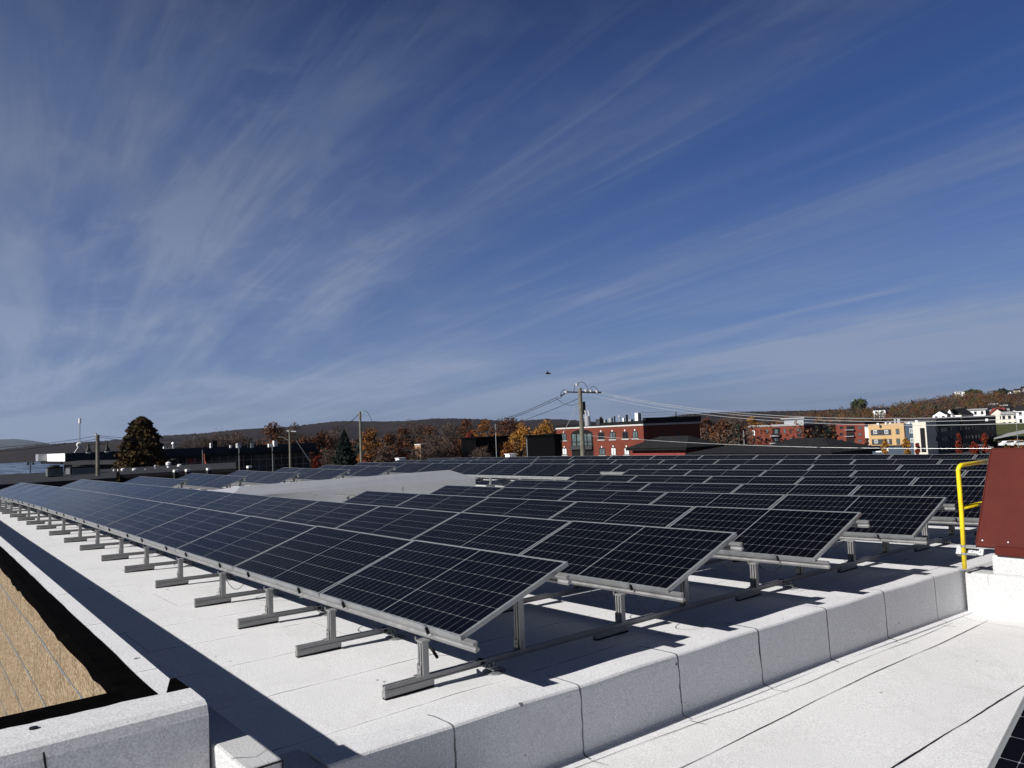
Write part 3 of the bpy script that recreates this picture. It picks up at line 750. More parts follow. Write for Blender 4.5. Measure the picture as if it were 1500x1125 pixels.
# ---- foliage
def leafmat(name, a, b, c, sc_=.35):
    k = Mat(name, a, .8, 0, .15); P = k.geo(); n = k.noise(sc_, 3, .6, P); n2 = k.noise(sc_*7, 2, .6, P)
    x = k.mix(k.rng(n, .38, .62), a, b); x = k.mix(k.rng(n2, .45, .7, 0, .8), x, c); k.col(x)
    k.p.inputs['Subsurface Weight'].default_value = 0; return k.m
L_or = leafmat('orange_leaves', (.17,.062,.014), (.24,.095,.018), (.07,.030,.010))
L_wo = leafmat('hillside_orange', (.13,.05,.016), (.18,.075,.02), (.06,.028,.012))
L_wy = leafmat('hillside_gold', (.15,.085,.02), (.20,.11,.025), (.08,.045,.015))
L_ye = leafmat('golden_leaves', (.30,.14,.022), (.36,.17,.028), (.13,.06,.014))
L_ru = leafmat('rust_leaves', (.085,.034,.018), (.125,.05,.022), (.042,.022,.014))
L_rd = leafmat('scarlet_leaves', (.15,.020,.010), (.21,.035,.014), (.10,.02,.01))
L_br = leafmat('brown_twigs', (.085,.06,.048), (.115,.078,.058), (.05,.038,.032))
L_sp = leafmat('spruce_needles', (.012,.020,.016), (.020,.030,.022), (.008,.012,.010))
L_cd = leafmat('bronze_cedar', (.050,.034,.014), (.095,.058,.020), (.018,.018,.010))
L_gr = leafmat('dull_green_leaves', (.045,.055,.02), (.07,.07,.025), (.03,.035,.015))
M_bark = simple('bark', (.055,.045,.038), .9, 0, .4, 6)
def leaf(mb, c, s_, rnd, flat=0):
    a = Vector((rnd.gauss(0,1), rnd.gauss(0,1), rnd.gauss(0,1)*(1-flat))).normalized(); b = a.cross(Vector((rnd.gauss(0,1), rnd.gauss(0,1), rnd.gauss(0,1)))).normalized()
    mb.face((c+a*s_, c-a*s_*.6+b*s_*.7, c-a*s_*.5-b*s_*.75))
def crown_round(mb, base, h, w, rnd, n, ls, low=.28):
    cl = []
    for _ in range(26):
        t = rnd.random(); z = low+(1-low)*t; env = math.sin(math.pi*min(1, .16+.84*t))**.7
        a = rnd.random()*6.283; q = math.sqrt(rnd.random())*env*.40*w
        cl.append((Vector((math.cos(a)*q, math.sin(a)*q, z*h*.93)), w*rnd.uniform(.12, .20)))
    for k in range(n):
        c, cr = cl[rnd.randrange(len(cl))]; d = Vector((rnd.gauss(0,1), rnd.gauss(0,1), rnd.gauss(0,.8))).normalized()*cr*rnd.random()**.4
        leaf(mb, base+c+d, ls*rnd.uniform(.6, 1.3), rnd)
    return cl
def limb(mb, a, b, r, rnd, n=4):
    p = [a.lerp(b, q/n)+Vector((rnd.uniform(-1,1), rnd.uniform(-1,1), 0))*(b-a).length*.03*(q/n) for q in range(n+1)]
    mb.tube(p, [r*(1-.75*q/n) for q in range(n+1)], 5)
def tree(name, label, u, vtop, wpx, r, kind, mat, group=None, n=1500, ls=None, gz=None, cat='tree', seed=None):
    rnd = random.Random(seed if seed is not None else int(u*7+vtop*3+r))
    top = at(u, vtop, r); g_ = GZ-.004*r if gz is None else gz; base = Vector((top.x, top.y, g_)); h = top.z-g_; w = wpx*r/FPX
    t = thing(name, tuple(base), label, cat, group); ls = ls or max(.16, r/900.)
    tk = MB(); lf = MB()
    if kind in ('round', 'bare'):
        limb(tk, base, base+Vector((0,0,h*.5)), w*.035+.05, rnd)
        nb = 9 if kind == 'round' else 16; tips = []
        for q in range(nb):
            a = rnd.random()*6.283; e = base+Vector((math.cos(a)*w*rnd.uniform(.16,.42), math.sin(a)*w*rnd.uniform(.16,.42), h*rnd.uniform(.6,.93)))
            st_ = base+Vector((0,0,h*rnd.uniform(.2,.48))); limb(tk, st_, e, w*.015+.03, rnd); tips.append((st_, e))
        if kind == 'round': crown_round(lf, base, h, w, rnd, n, ls)
        else:
            for q in range(int(n*.8)):
                s0, e = tips[rnd.randrange(nb)]; f = rnd.uniform(.35, 1.0); p = s0.lerp(e, f)
                d = Vector((rnd.gauss(0,.7), rnd.gauss(0,.7), abs(rnd.gauss(.7,.5)))).normalized(); L_ = h*rnd.uniform(.05,.14)*(1.25-f*.4)
                sd = d.cross(Vector((rnd.gauss(0,1), rnd.gauss(0,1), .2))).normalized()*ls*.16
                p = p+Vector((rnd.gauss(0,1), rnd.gauss(0,1), rnd.gauss(0,.5)))*w*.05
                lf.face((p-sd, p+sd, p+d*L_))
            crown_round(lf, base, h, w, rnd, int(n*.35), ls*.7)
    else:
        limb(tk, base, base+Vector((0,0,h*.97)), w*.03+.05, rnd, 6)
        L_ = 17 if kind == 'spruce' else 15
        for q in range(n*2):
            t_ = rnd.random()**(.75); z = .06+.94*t_
            env = (1-z)**(.80 if kind == 'spruce' else .52)
            lay = (z*L_) % 1
            a = rnd.random()*6.283; nb = 11
            lobe = .80+.20*abs(math.sin(a*3.1+math.floor(z*L_)*2.4))*(.6+.4*math.sin(a*5+z*31))
            rr = env*w*.5*(1.0-(.42 if kind == 'spruce' else .22)*lay)*lobe*(1 if kind == 'spruce' else .86+.14*math.sin(a*7+z*23)*math.sin(z*17+a*3))*rnd.random()**.33
            p = base+Vector((math.cos(a)*rr, math.sin(a)*rr, h*z-(rr*.22 if kind == 'spruce' else -rr*.10)))
            leaf(lf, p, ls*rnd.uniform(.6, 1.2)*(.45+.75*(1-z)**.5), rnd, .5 if kind == 'spruce' else .2)
    tk.build('trunk', M_bark, t); lf.build('crown', mat, t, fixn=False)
    return t

# ---- buildings
def brickmat(name, a, b, m_=(.25,.2,.17)):
    k = Mat(name, a, .9, 0, .2); P = k.geo(); n = k.noise(.5, 6, .7, P); n2 = k.noise(3.5, 5, .8, P)
    x = k.mix(k.rng(n2, .35, .65), a, b); x = k.mix(k.rng(n, .4, .75, 0, .4), x, tuple(q*.6 for q in a)); k.col(x); return k.m
M_brick = brickmat('red_brick', (.120,.029,.019), (.195,.052,.032)); M_brick2 = brickmat('darker_red_brick', (.14,.032,.022), (.21,.055,.036))
M_dark = simple('charcoal_cladding', (.009,.009,.010), .7, 0, .3, 1); M_glass = Mat('window_glass', (.012,.016,.020), .06, 0, .6).m
M_glassl = simple('pale_blind_behind_glass', (.09,.12,.13), .25, 0, .4, .8); M_wf = simple('window_frame_black', (.03,.03,.03), .5)
M_stone2 = simple('pale_stone_sill', (.55,.53,.5), .8); M_white = simple('white_paint', (.78,.78,.77), .6, 0, .06); M_cream = simple('cream_panel', (.62,.58,.50), .7, 0, .05)
M_yelp = simple('apricot_render', (.50,.33,.165), .8, 0, .05); M_blue = simple('slate_blue_panel', (.055,.075,.105), .6, 0, .1, 1); M_navy = simple('navy_panel', (.008,.012,.032), .5, 0, .15, 1)
M_dgrey = simple('dark_grey_panel', (.045,.047,.052), .6, 0, .15, 1); M_brn = simple('umber_panel', (.050,.044,.038), .7, 0, .15, 1); M_steel = simple('galvanised_duct', (.5,.51,.52), .35, .5, .1)
M_fascia = Mat('dark_blue_ribbed_fascia', (.016,.021,.036), .7, 0, .2); x_, y_, z_ = M_fascia.sep(M_fascia.geo()); M_fascia.col(M_fascia.mix(M_fascia.M('LESS_THAN', M_fascia.M('FRACT', M_fascia.M('MULTIPLY', y_, 1.4)), .12), (.016,.021,.036), (.028,.034,.052))); M_fascia = M_fascia.m
M_shing = Mat('charcoal_shingles', (.03,.03,.032), .9, 0, .1); n_ = M_shing.noise(2.5, 6, .8, M_shing.geo()); zz_ = M_shing.sep(M_shing.geo())[2]; ln_ = M_shing.M('LESS_THAN', M_shing.M('FRACT', M_shing.M('MULTIPLY', zz_, 4.5)), .2); M_shing.col(M_shing.mix(M_shing.M('MULTIPLY', ln_, .5), M_shing.mix(M_shing.rng(n_, .35, .65), (.012,.012,.013), (.028,.028,.030)), (.010,.010,.011))); M_shing = M_shing.m
M_concr = simple('pale_gravel_roof', (.30,.30,.30), .9, 0, .2, .8); M_pole = simple('weathered_pole_wood', (.16,.15,.12), .9, 0, .3, 2); M_wire_d = simple('black_cable', (.02,.02,.02), .6); M_wire_l = simple('bare_aluminium_wire', (.75,.75,.75), .3, .6)

class Fac:
    """a facade plane: axis 'Y' (faces south) or 'X' (faces east); maps spots of the photograph onto the wall"""
    def __init__(s, axis, val): s.a = axis; s.k = val
    def pt(s, u, v, out=0):
        if s.a == 'Y': p = hitY(u, v, s.k); p.y -= out
        else: p = hitX(u, v, s.k); p.x += out
        return p
    def slab(s, mb, u0, v0, u1, v1, t=.06, out=.0, mi=0):
        um, vm = (u0+u1)/2, (v0+v1)/2
        a, b = s.pt(u0, vm), s.pt(u1, vm); z1, z0 = s.pt(um, v0).z, s.pt(um, v1).z
        if s.a == 'Y': mb.box((min(a.x,b.x), s.k-out-t, z0), (max(a.x,b.x), s.k-out, z1), mi=mi); return (min(a.x,b.x), max(a.x,b.x), z0, z1)
        mb.box((s.k+out, min(a.y,b.y), z0), (s.k+out+t, max(a.y,b.y), z1), mi=mi); return (min(a.y,b.y), max(a.y,b.y), z0, z1)
    def window(s, par, u0, v0, u1, v1, glass=None, frame=None, sill=None, key=None, arch=False, mull=1):
        mb = MB(); fx0, fx1, z0, z1 = s.slab(mb, u0, v0, u1, v1, .05, .001)
        w = mb.build('window', frame or M_wf, par)
        g_ = .09*(fx1-fx0)+.02; m2 = MB(); n = mull+1; ww = (fx1-fx0-g_)/n
        for q in range(n):
            a, b = fx0+g_+q*ww, fx0+q*ww+ww
            if s.a == 'Y': m2.box((a, s.k-.066, z0+g_), (b, s.k-.052, z1-g_))
            else: m2.box((s.k+.052, a, z0+g_), (s.k+.066, b, z1-g_))
        m2.build('pane', glass or M_glass, w)
        if sill:
            m3 = MB(); h = .16
            if s.a == 'Y': m3.box((fx0-.2, s.k-.16, z0-h), (fx1+.2, s.k-.002, z0-.003))
            else: m3.box((s.k+.002, fx0-.2, z0-h), (s.k+.16, fx1+.2, z0-.003))
            m3.build('sill', sill, w)
        if key:
            m3 = MB(); c = (fx0+fx1)/2
            if s.a == 'Y': m3.box((c-.13, s.k-.14, z1+.08), (c+.13, s.k-.002, z1+.42))
            m3.build('keystone', key, w)
        return w
def box_part(name, mat, par, a, b, bevel=0):
    mb = MB(); mb.box(a, b); return mb.build(name, mat, par, bevel=bevel)
def duct(par, u, v0, v1, wpx, r, mat, name='vent', shape='box'):
    b, t_ = at(u, v1, r), at(u, v0, r); w = wpx*r/FPX/2; mb = MB()
    if shape == 'box': mb.box((b.x-w, b.y-w, b.z), (b.x+w, b.y+w, t_.z))
    elif shape == 'hood':
        mb.tube([(b.x,b.y,b.z),(b.x,b.y,b.z+(t_.z-b.z)*.75)], w*.6, 10); mb.tube([(b.x,b.y,b.z+(t_.z-b.z)*.75),(b.x,b.y,t_.z)], [w, w*.6], 10)
    else: mb.tube([(b.x,b.y,b.z),(b.x,b.y,t_.z)], w, 12)
    return mb.build(name, mat, par, smooth=False)

# red brick building behind the far rows
C1 = at(943, 640, 150); YC, XC = C1.y, C1.x; fY = Fac('Y', YC); fX = Fac('X', XC)
t = thing('brick_building', (XC-12, YC+9, GZ-.6), 'long red brick building with arched balcony opening behind the big utility pole', 'building')
xl = fY.pt(815.5, 640).x; yr = fX.pt(1026, 640).y; zt = fY.pt(943, 623.2).z; zb = GZ-1
box_part('wall', M_brick, t, (xl, YC, zb), (XC, yr, zt))
box_part('parapet', M_dark, t, (xl-.2, YC-.25, zt+.35), (XC+.25, yr+.2, zt+.95)); box_part('cornice', M_stone2, t, (xl-.1, YC-.15, zt+.002), (XC+.12, yr, zt+.35))
box_part('side_parapet', M_dark, t, (XC-.5, YC+.5, zt+.95), (XC+.28, yr+.25, zt+1.5))
Z = lambda x, y: (780+x/7.5, 560+y/7.5)
for (a, b, c, d, gl) in ((318,562,376,640,1),(724,550,790,630,0),(850,547,915,628,1),(990,542,1052,622,0),(1102,537,1160,618,1),(330,722,380,798,2),(735,722,800,803,1),(865,717,920,803,2),(1010,717,1065,800,2)):
    u0, v0 = Z(a, b); u1, v1 = Z(c, d)
    fY.window(t, u0, v0, u1, v1, (M_glass, M_glassl, M_white)[gl], sill=M_stone2, key=M_white)
mb = MB(); u0, v0 = Z(430, 575); u1, v1 = Z(668, 820); A_, B_, z0_, z1_ = fY.slab(mb, u0, v0, u1, v1, .04, .002)
q_ = []; cx_ = (A_+B_)/2; rw_ = (B_-A_)/2
for k_ in range(13):
    an = math.pi*k_/12; q_.append((cx_+rw_*math.cos(an), YC-.042, z1_+rw_*.34*math.sin(an)))
mb.face(q_); ar = mb.build('arched_opening', M_dark, t)
for f0 in (.06, .29, .55, .77):
    mb = MB(); mb.box((A_+(B_-A_)*f0, YC-.075, z1_-2.3), (A_+(B_-A_)*(f0+.17), YC-.044, z1_+.15)); mb.build('glass_door', M_glassl, ar)
box_part('balcony', M_dgrey, t, (A_, YC-.5, z1_-3.1), (B_, YC-.05, z1_-2.4))
mb = MB()
for k_ in range(16): xx = A_+(B_-A_)*k_/15; mb.tube([(xx, YC-.46, z1_-2.4), (xx, YC-.46, z1_-1.4)], .025, 4)
mb.tube([(A_, YC-.46, z1_-1.38), (B_, YC-.46, z1_-1.38)], .05, 4); mb.build('balcony_railing', M_wf, t)
xa = fY.pt(802, 660).x; za = fY.pt(808, 655.5).z
box_part('annex_wall', M_brick, t, (xa, YC+.4, zb), (xl-.003, YC+9, za)); box_part('annex_roof', M_dgrey, t, (xa-.5, YC, za+.003), (xl-.003, YC+9, za+.35))
mb = MB()
for k_ in range(9): xx = xa+(xl-xa)*k_/8; mb.box((xx-.04, YC+.1, za+.36), (xx+.04, YC+.16, za+1.5))
mb.box((xa, YC+.08, za+1.5), (xl-.01, YC+.18, za+1.58)); mb.build('annex_railing', M_wf, t)
for (x, y0, y1, w, m__, sh) in ((862,392,436,34,M_steel,'box'),(905,372,440,16,M_dark,'round'),(958,362,432,30,M_steel,'hood'),(1005,392,432,20,M_white,'box'),(1040,356,425,26,M_dark,'round'),(1080,405,428,44,M_steel,'box'),(1158,336,408,44,M_white,'box'),(1182,340,412,18,M_dark,'box'),(740,404,450,60,M_dgrey,'box'),(800,410,446,30,M_concr,'box')):
    u, v0 = Z(x, y0); _, v1 = Z(x, y1); duct(t, u, v0, v1+2.5, w/7.5, 152 if x > 1100 else 158, m__, 'roof_vent', sh)
mb = MB()
for k_ in range(14): a_ = Vector((XC-1.2, YC+1+k_*1.25, zt+1.5)); mb.tube([a_, a_+Vector((0,0,1.05))], .03, 4)
mb.tube([(XC-1.2, YC+1, zt+2.55), (XC-1.2, YC+17.3, zt+2.55)], .04, 4); mb.tube([(XC-1.2, YC+1, zt+2.0), (XC-1.2, YC+17.3, zt+2.0)], .03, 4); mb.build('roof_railing', M_steel, t)
for (u, v) in ((972, 632), (995, 633)): fX.window(t, u-2, v-1, u+2, v+5, M_glass)

def hip(name, label, u, r, wu, wl, vr, ve, wallmat, cat='house', group=None, ridge_len=.35):
    c = at(u, ve, r); hw, hl = wu/2, wl/2; ze = c.z; zr_ = at(u, vr, r+hl*.6).z
    t = thing(name, (c.x-hw, c.y+hl, GZ-.5), label, cat, group); x0, x1, y0, y1 = c.x-wu, c.x, c.y, c.y+wl
    box_part('wall', wallmat, t, (x0+.6, y0+.6, GZ-1), (x1-.6, y1-.6, ze-.28)); box_part('eave', M_dark, t, (x0, y0, ze-.28), (x1, y1, ze))
    mb = MB(); e = .1; a = [(x0-e,y0-e,ze+.003),(x1+e,y0-e,ze+.003),(x1+e,y1+e,ze+.003),(x0-e,y1+e,ze+.003)]
    k_ = min(hw, hl)*(1-ridge_len)
    if hl > hw: b = [(c.x-hw, y0+k_, zr_), (c.x-hw, y1-k_, zr_)]; fs = [(a[0],a[1],b[0]),(a[1],a[2],b[1],b[0]),(a[2],a[3],b[1]),(a[3],a[0],b[0],b[1])]
    else: b = [(x0+k_, c.y+hl, zr_), (x1-k_, c.y+hl, zr_)]; fs = [(a[0],a[1],b[1],b[0]),(a[1],a[2],b[1]),(a[2],a[3],b[0],b[1]),(a[3],a[0],b[0])]
    for f in fs: mb.face(f)
    mb.face(a[::-1]); mb.build('roof', M_shing, t); return t
M_redp = simple('dull_red_siding', (.22,.045,.04), .8)
hip('hip_roof_house', 'low house with dark shingled hip roof before the long brick building', 1005, 92, 9.5, 7.6, 638.5, 655.5, M_redp)
hip('hip_roof_house', 'wide dark shingled roof below the second brick building, left of the taller hip roof', 1140, 84, 12, 9, 652, 663.5, M_dark)
hip('hip_roof_house', 'dark shingled hip roof just left of the apricot apartment building', 1218, 74, 9.6, 9.6, 641.5, 663, M_dark)

# second red brick building
C2 = at(1178, 640, 297); f2 = Fac('Y', C2.y); g2 = Fac('X', C2.x)
t = thing('brick_building', (C2.x-10, C2.y+8, -9), 'smaller red brick apartment block with grey rooftop storey, right of the distant trees', 'building')
xl = f2.pt(1098.5, 640).x; yr = g2.pt(1240, 640).y; zt = f2.pt(1140, 624.6).z
box_part('wall', M_brick2, t, (xl, C2.y, -11), (C2.x, yr, zt)); box_part('parapet', M_concr, t, (xl-.3, C2.y-.3, zt+.003), (C2.x+.3, yr+.3, zt+.7))
Z = lambda x, y: (880+x/5, 540+y/5)
for (a, b, c, d, m__) in ((1110,450,1131,492,2),(1168,446,1183,478,0),(1210,446,1228,478,1),(1340,442,1356,474,1),(1382,442,1398,474,0),(1115,508,1132,536,0),(1171,511,1189,536,0),(1213,510,1230,535,0),(1343,508,1358,534,0),(1386,508,1404,536,1),(1437,436,1472,470,1),(1440,505,1474,545,1),(1437,475,1472,500,0)):
    u0, v0 = Z(a, b); u1, v1 = Z(c, d); f2.window(t, u0, v0, u1, v1, (M_glass, M_glassl, M_white)[m__])
for vv in (465, 520):
    u0, v0 = Z(1255, vv-30); u1, v1 = Z(1315, vv+22); mb = MB(); f2.slab(mb, u0, v0, u1, v1, .06, .002); mb.build('loggia', M_dark, t)
    u0, v0 = Z(1272, vv-22); u1, v1 = Z(1298, vv+14); f2.window(t, u0, v0, u1, v1, M_glassl)
    u0, v0 = Z(1252, vv+22); u1, v1 = Z(1318, vv+32); mb = MB(); f2.slab(mb, u0, v0, u1, v1, 1.2, .002); mb.build('balcony', M_concr, t)
p0, p1 = f2.pt(1146, 612.5), f2.pt(1175, 620)
box_part('penthouse', M_steel, t, (p0.x, C2.y+1, zt+.7), (p1.x, C2.y+8, p0.z-.5)); box_part('penthouse_roof', M_concr, t, (p0.x-.8, C2.y+.2, p0.z-.5), (p1.x+.8, C2.y+9, p0.z))
# dark brick block between
C3 = at(1240, 640, 275); f3 = Fac('Y', C3.y+14)
t = thing('brick_building', (C3.x+8, C3.y+20, -9), 'dark brick block with balconies between red and apricot apartment buildings', 'building')
x0, x1 = f3.pt(1226, 640).x, f3.pt(1268, 640).x; zt = f3.pt(1245, 620.5).z
box_part('wall', M_brick2, t, (x0, f3.k, -11), (x1, f3.k+16, zt)); box_part('parapet', M_dark, t, (x0-.2, f3.k-.2, zt+.003), (x1+.2, f3.k+16, zt+.6))
for vv in (627, 636.5, 646): 
    mb = MB(); f3.slab(mb, 1240, vv-3.2, 1252, vv+2, .06, .003); mb.build('loggia', M_dark, t); mb = MB(); f3.slab(mb, 1239, vv+2.2, 1253, vv+3.1, 1.1, .003); mb.build('balcony', M_concr, t)
    f3.window(t, 1257, vv-2.5, 1262, vv+1.5, M_glassl); f3.window(t, 1230, vv-2.5, 1235, vv+1.5, M_glass)
# apricot / cream / dark apartment building
C4 = at(1359, 640, 230); f4 = Fac('Y', C4.y); g4 = Fac('X', C4.x)
t = thing('apartment_building', (C4.x-10, C4.y+20, -9), 'modern apartment building with apricot, blue, cream and charcoal panels', 'building')
Z = lambda x, y: (1240+x/5.769, 560+y/5.769)
X_ = lambda x, y=450: f4.pt(*Z(x, y)).x
zt = f4.pt(1300, 621.5).z; y2 = g4.pt(1460.5, 640).y; ym1 = g4.pt(1240+870/5.769, 640).y; ym2 = g4.pt(1240+985/5.769, 640).y
box_part('apricot_wall', M_yelp, t, (X_(188), C4.y, f4.pt(1295, 652.5).z), (X_(490), C4.y+12, zt+.15)); box_part('ground_floor_wall', M_blue, t, (X_(200), C4.y+.6, -11), (X_(489), C4.y+12, f4.pt(1295, 652.5).z-.01))
box_part('blue_wall', M_blue, t, (X_(490)+.003, C4.y+.5, -11), (X_(572), C4.y+12, zt-.1)); box_part('cream_wall', M_cream, t, (X_(572)+.003, C4.y-.6, -11), (C4.x, C4.y+6, zt+.25))
box_part('charcoal_wall', M_dgrey, t, (C4.x-14, C4.y+6.003, -11), (C4.x-.05, ym1, zt+.8)); box_part('navy_wall', M_navy, t, (C4.x-14, ym1+.003, -11), (C4.x-.3, ym2, zt+.9)); box_part('umber_wall', M_brn, t, (C4.x-14, ym2+.003, -11), (C4.x, y2, zt+1.2))
for (a, b, c, d, mm) in ((205,400,378,447,M_dgrey),(215,480,385,527,M_dgrey),(636,385,676,590,M_dark)):
    u0, v0 = Z(a, b); u1, v1 = Z(c, d); mb = MB(); f4.slab(mb, u0, v0, u1, v1, .05, .001 if a < 600 else .602); mb.build('recessed_panel', mm, t)
F4b = Fac('Y', C4.y-.06); F4c = Fac('Y', C4.y+.5)
for (a, b, c, d) in ((228,405,258,436),(322,405,352,436),(236,486,264,515),(330,486,360,515)): u0, v0 = Z(a, b); u1, v1 = Z(c, d); F4b.window(t, u0, v0, u1, v1, M_glassl, M_white)
for (a, b, c, d) in ((417,393,447,440),(422,475,453,527)): u0, v0 = Z(a, b); u1, v1 = Z(c, d); f4.window(t, u0, v0, u1, v1, M_glassl)
for (a, b, c, d) in ((533,390,563,430),(540,473,570,508)): u0, v0 = Z(a, b); u1, v1 = Z(c, d); F4c.window(t, u0, v0, u1, v1, M_glassl, M_white)
for (a, b, c, d, mm) in ((238,556,288,592,M_white),(300,556,346,592,M_cream)):
    u0, v0 = Z(a, b); u1, v1 = Z(c, d); mb = MB(); f4.slab(mb, u0, v0, u1, v1, .05, -.59); mb.build('shopfront', mm, t)
for (a, b, c, d) in ((755,375,772,420),(790,375,850,430),(757,458,775,500),(795,455,853,508),(880,370,890,410),(960,370,970,405),(882,455,892,490),(1003,368,1015,400),(1028,368,1040,400),(1055,366,1068,398),(1085,365,1097,397),(1110,364,1120,396),(1005,445,1017,480),(1030,445,1042,480),(1056,443,1070,478),(1087,442,1099,476),(1112,440,1122,474),(1148,362,1158,400),(1185,362,1195,400),(1225,360,1234,400),(1150,440,1160,480),(1187,440,1197,478),(1227,440,1236,478)):
    u0, v0 = Z(a, b); u1, v1 = Z(c, d)
    (g4).window(t, u0, v0, u1, v1, M_glassl if (a*7 % 5) == 0 else M_glass, M_wf, mull=0 if c-a < 20 else 1)
for (x, y0, y1, w, m__) in ((268,345,358,16,M_white),(335,338,352,10,M_white),(372,340,352,14,M_white),(413,310,345,12,M_steel),(446,308,342,20,M_steel),(505,340,356,18,M_white),(530,336,356,16,M_white),(556,333,354,18,M_steel),(597,322,350,20,M_white),(640,328,346,30,M_white),(685,318,344,60,M_white),(735,322,342,26,M_steel),(912,322,338,18,M_white),(938,326,340,12,M_white),(966,318,334,10,M_white),(1012,318,332,16,M_white),(1060,320,332,14,M_steel),(1188,308,322,16,M_white)):
    u, v0 = Z(x, y0); _, v1 = Z(x, y1); duct(t, u, v0, v1+1, w/5.769, 234 if x < 600 else 240+(x-600)*.045, m__, 'roof_vent')
# white slab building behind the apricot one
t = thing('white_building', tuple(at(1269, 640, 262)), 'narrow plain white building wall just left of the apricot apartments', 'building')
p0 = at(1266.5, 626, 262); mb = MB(); mb.box((p0.x, p0.y, -11), (p0.x+3.5, p0.y+8, p0.z)); mb.build('wall', M_white, t); mb = MB(); mb.box((p0.x-.1, p0.y-.1, p0.z+.003), (p0.x+3.6, p0.y+8, p0.z+.25)); mb.build('roof', M_steel, t)

# houses and church on the hill
def gable(label, u, v1, r, w, d, h, roofh, wallm, roofm, name='hill_house', wins=2, cat='house', along='x', storeys=2, gz=None, group=None):
    c = at(u, v1, r); x0, x1, y0, y1 = c.x-w/2, c.x+w/2, c.y, c.y+d; z0, z1 = c.z, c.z+h
    t = thing(name, (c.x, c.y+d/2, z0-2), label, cat, group); box_part('wall', wallm, t, (x0, y0, z0-6), (x1, y1, z1))
    mb = MB(); e = .5
    if along == 'x':
        a = [(x0-e,y0-e,z1),(x1+e,y0-e,z1),(x1+e,y1+e,z1),(x0-e,y1+e,z1)]; b = [(x0-e,(y0+y1)/2,z1+roofh),(x1+e,(y0+y1)/2,z1+roofh)]
        for f in ((a[0],a[1],b[1],b[0]),(a[2],a[3],b[0],b[1])): mb.face(f)
        m2 = MB(); m2.face(((x1,y0,z1),(x1,y1,z1),(x1,(y0+y1)/2,z1+roofh-.3)))
    else:
        a = [(x0-e,y0-e,z1),(x1+e,y0-e,z1),(x1+e,y1+e,z1),(x0-e,y1+e,z1)]; b = [((x0+x1)/2,y0-e,z1+roofh),((x0+x1)/2,y1+e,z1+roofh)]
        for f in ((a[0],a[3],b[1],b[0]),(a[1],a[2],b[1],b[0])): mb.face(f)
        m2 = MB(); m2.face(((x0,y0,z1),(x1,y0,z1),((x0+x1)/2,y0,z1+roofh-.3)))
    mb.build('roof', roofm, t, fixn=False); m2.build('gable', wallm, t, fixn=False)
    fac, side = Fac('Y', y0), Fac('X', x1)
    for s_ in range(storeys):
        for q in range(wins):
            zc = z0+h*(s_+.55)/storeys; xc = x0+w*(q+.5)/wins; mb = MB(); mb.box((xc-.55, y0-.05, zc-.75), (xc+.55, y0-.002, zc+.75)); o = mb.build('window', M_wf, t)
            mb = MB(); mb.box((xc-.4, y0-.07, zc-.6), (xc+.4, y0-.052, zc+.6)); mb.build('pane', M_glass, o)
            yc = y0+d*(q+.5)/wins; mb = MB(); mb.box((x1+.002, yc-.55, zc-.75), (x1+.05, yc+.55, zc+.75)); mb.build('window', M_glass, t)
    return t
gable('white three storey house with balconies on the slope above the charcoal apartments', 1430, 618.5, 420, 8.5, 5, 5.6, .8, M_white, M_concr, wins=3, storeys=2)
gable('white house with steep front gable at the far right, above the grass bank', 1463, 627, 400, 5.5, 5, 6, 2.6, M_cream, M_shing, along='y')
gable('cream house right of the steep gabled one, with a porch', 1480, 626, 392, 6.5, 5, 5.6, 1.2, M_cream, M_concr, wins=3)
gable('pale flat roofed house high on the slope behind the power lines', 1458, 592, 760, 14, 6, 3.2, 1.2, M_white, M_white, wins=4, storeys=1)
gable('white house cut by the right edge of the photo, high on the hill', 1497, 583, 800, 8, 6, 3.6, 1.8, M_white, M_shing, storeys=1)
gable('tiny white cottage in the woods above the apricot apartments', 1288, 607, 620, 9, 7, 3.2, 1.4, M_white, M_shing, storeys=1)
gable('long low white building on top of the wooded hill', 1414, 577.5, 940, 21, 6, 2.8, .5, M_white, M_white, wins=5, storeys=1, cat='building', name='hilltop_building')
gable('white gabled house left of the church spire', 1377, 616.5, 360, 5.5, 4, 2.2, 2.0, M_white, M_shing, along='y', storeys=1)
gable('dark red roofed house beside the three storey white house', 1448, 617, 440, 7, 5, 2.2, 2.2, M_redp, M_redp, storeys=1)
gable('white house at the right edge, level with the grass bank', 1503, 622, 385, 7, 6, 6, 2.2, M_white, M_shing)
c = at(1391, 619, 380); t = thing('church', (c.x, c.y, c.z-2), 'small white church with pointed steeple above the charcoal apartments', 'church')
box_part('nave', M_white, t, (c.x-2.5, c.y+2.6, c.z-6), (c.x+4, c.y+16, c.z+3)); box_part('tower', M_white, t, (c.x-1.6, c.y-.6, c.z-6), (c.x+1.6, c.y+2.6, c.z+2.6))
mb = MB(); zt_ = at(1390.5, 600, 380).z; q4 = [(c.x-1.5,c.y-.5,c.z+2.6),(c.x+1.5,c.y-.5,c.z+2.6),(c.x+1.5,c.y+2.5,c.z+2.6),(c.x-1.5,c.y+2.5,c.z+2.6)]
for k_ in range(4): mb.face((q4[k_], q4[(k_+1) % 4], (c.x, c.y+1, zt_)))
mb.build('spire', M_white, t, fixn=False)
mb = MB(); mb.face(((c.x-3,c.y+2.4,c.z+3),(c.x-3,c.y+16,c.z+3),(c.x+.7,c.y+16,c.z+6),(c.x+.7,c.y+2.4,c.z+6))); mb.face(((c.x+4.5,c.y+2.4,c.z+3),(c.x+4.5,c.y+16,c.z+3),(c.x+.7,c.y+16,c.z+6),(c.x+.7,c.y+2.4,c.z+6))); mb.build('roof', M_shing, t, fixn=False)
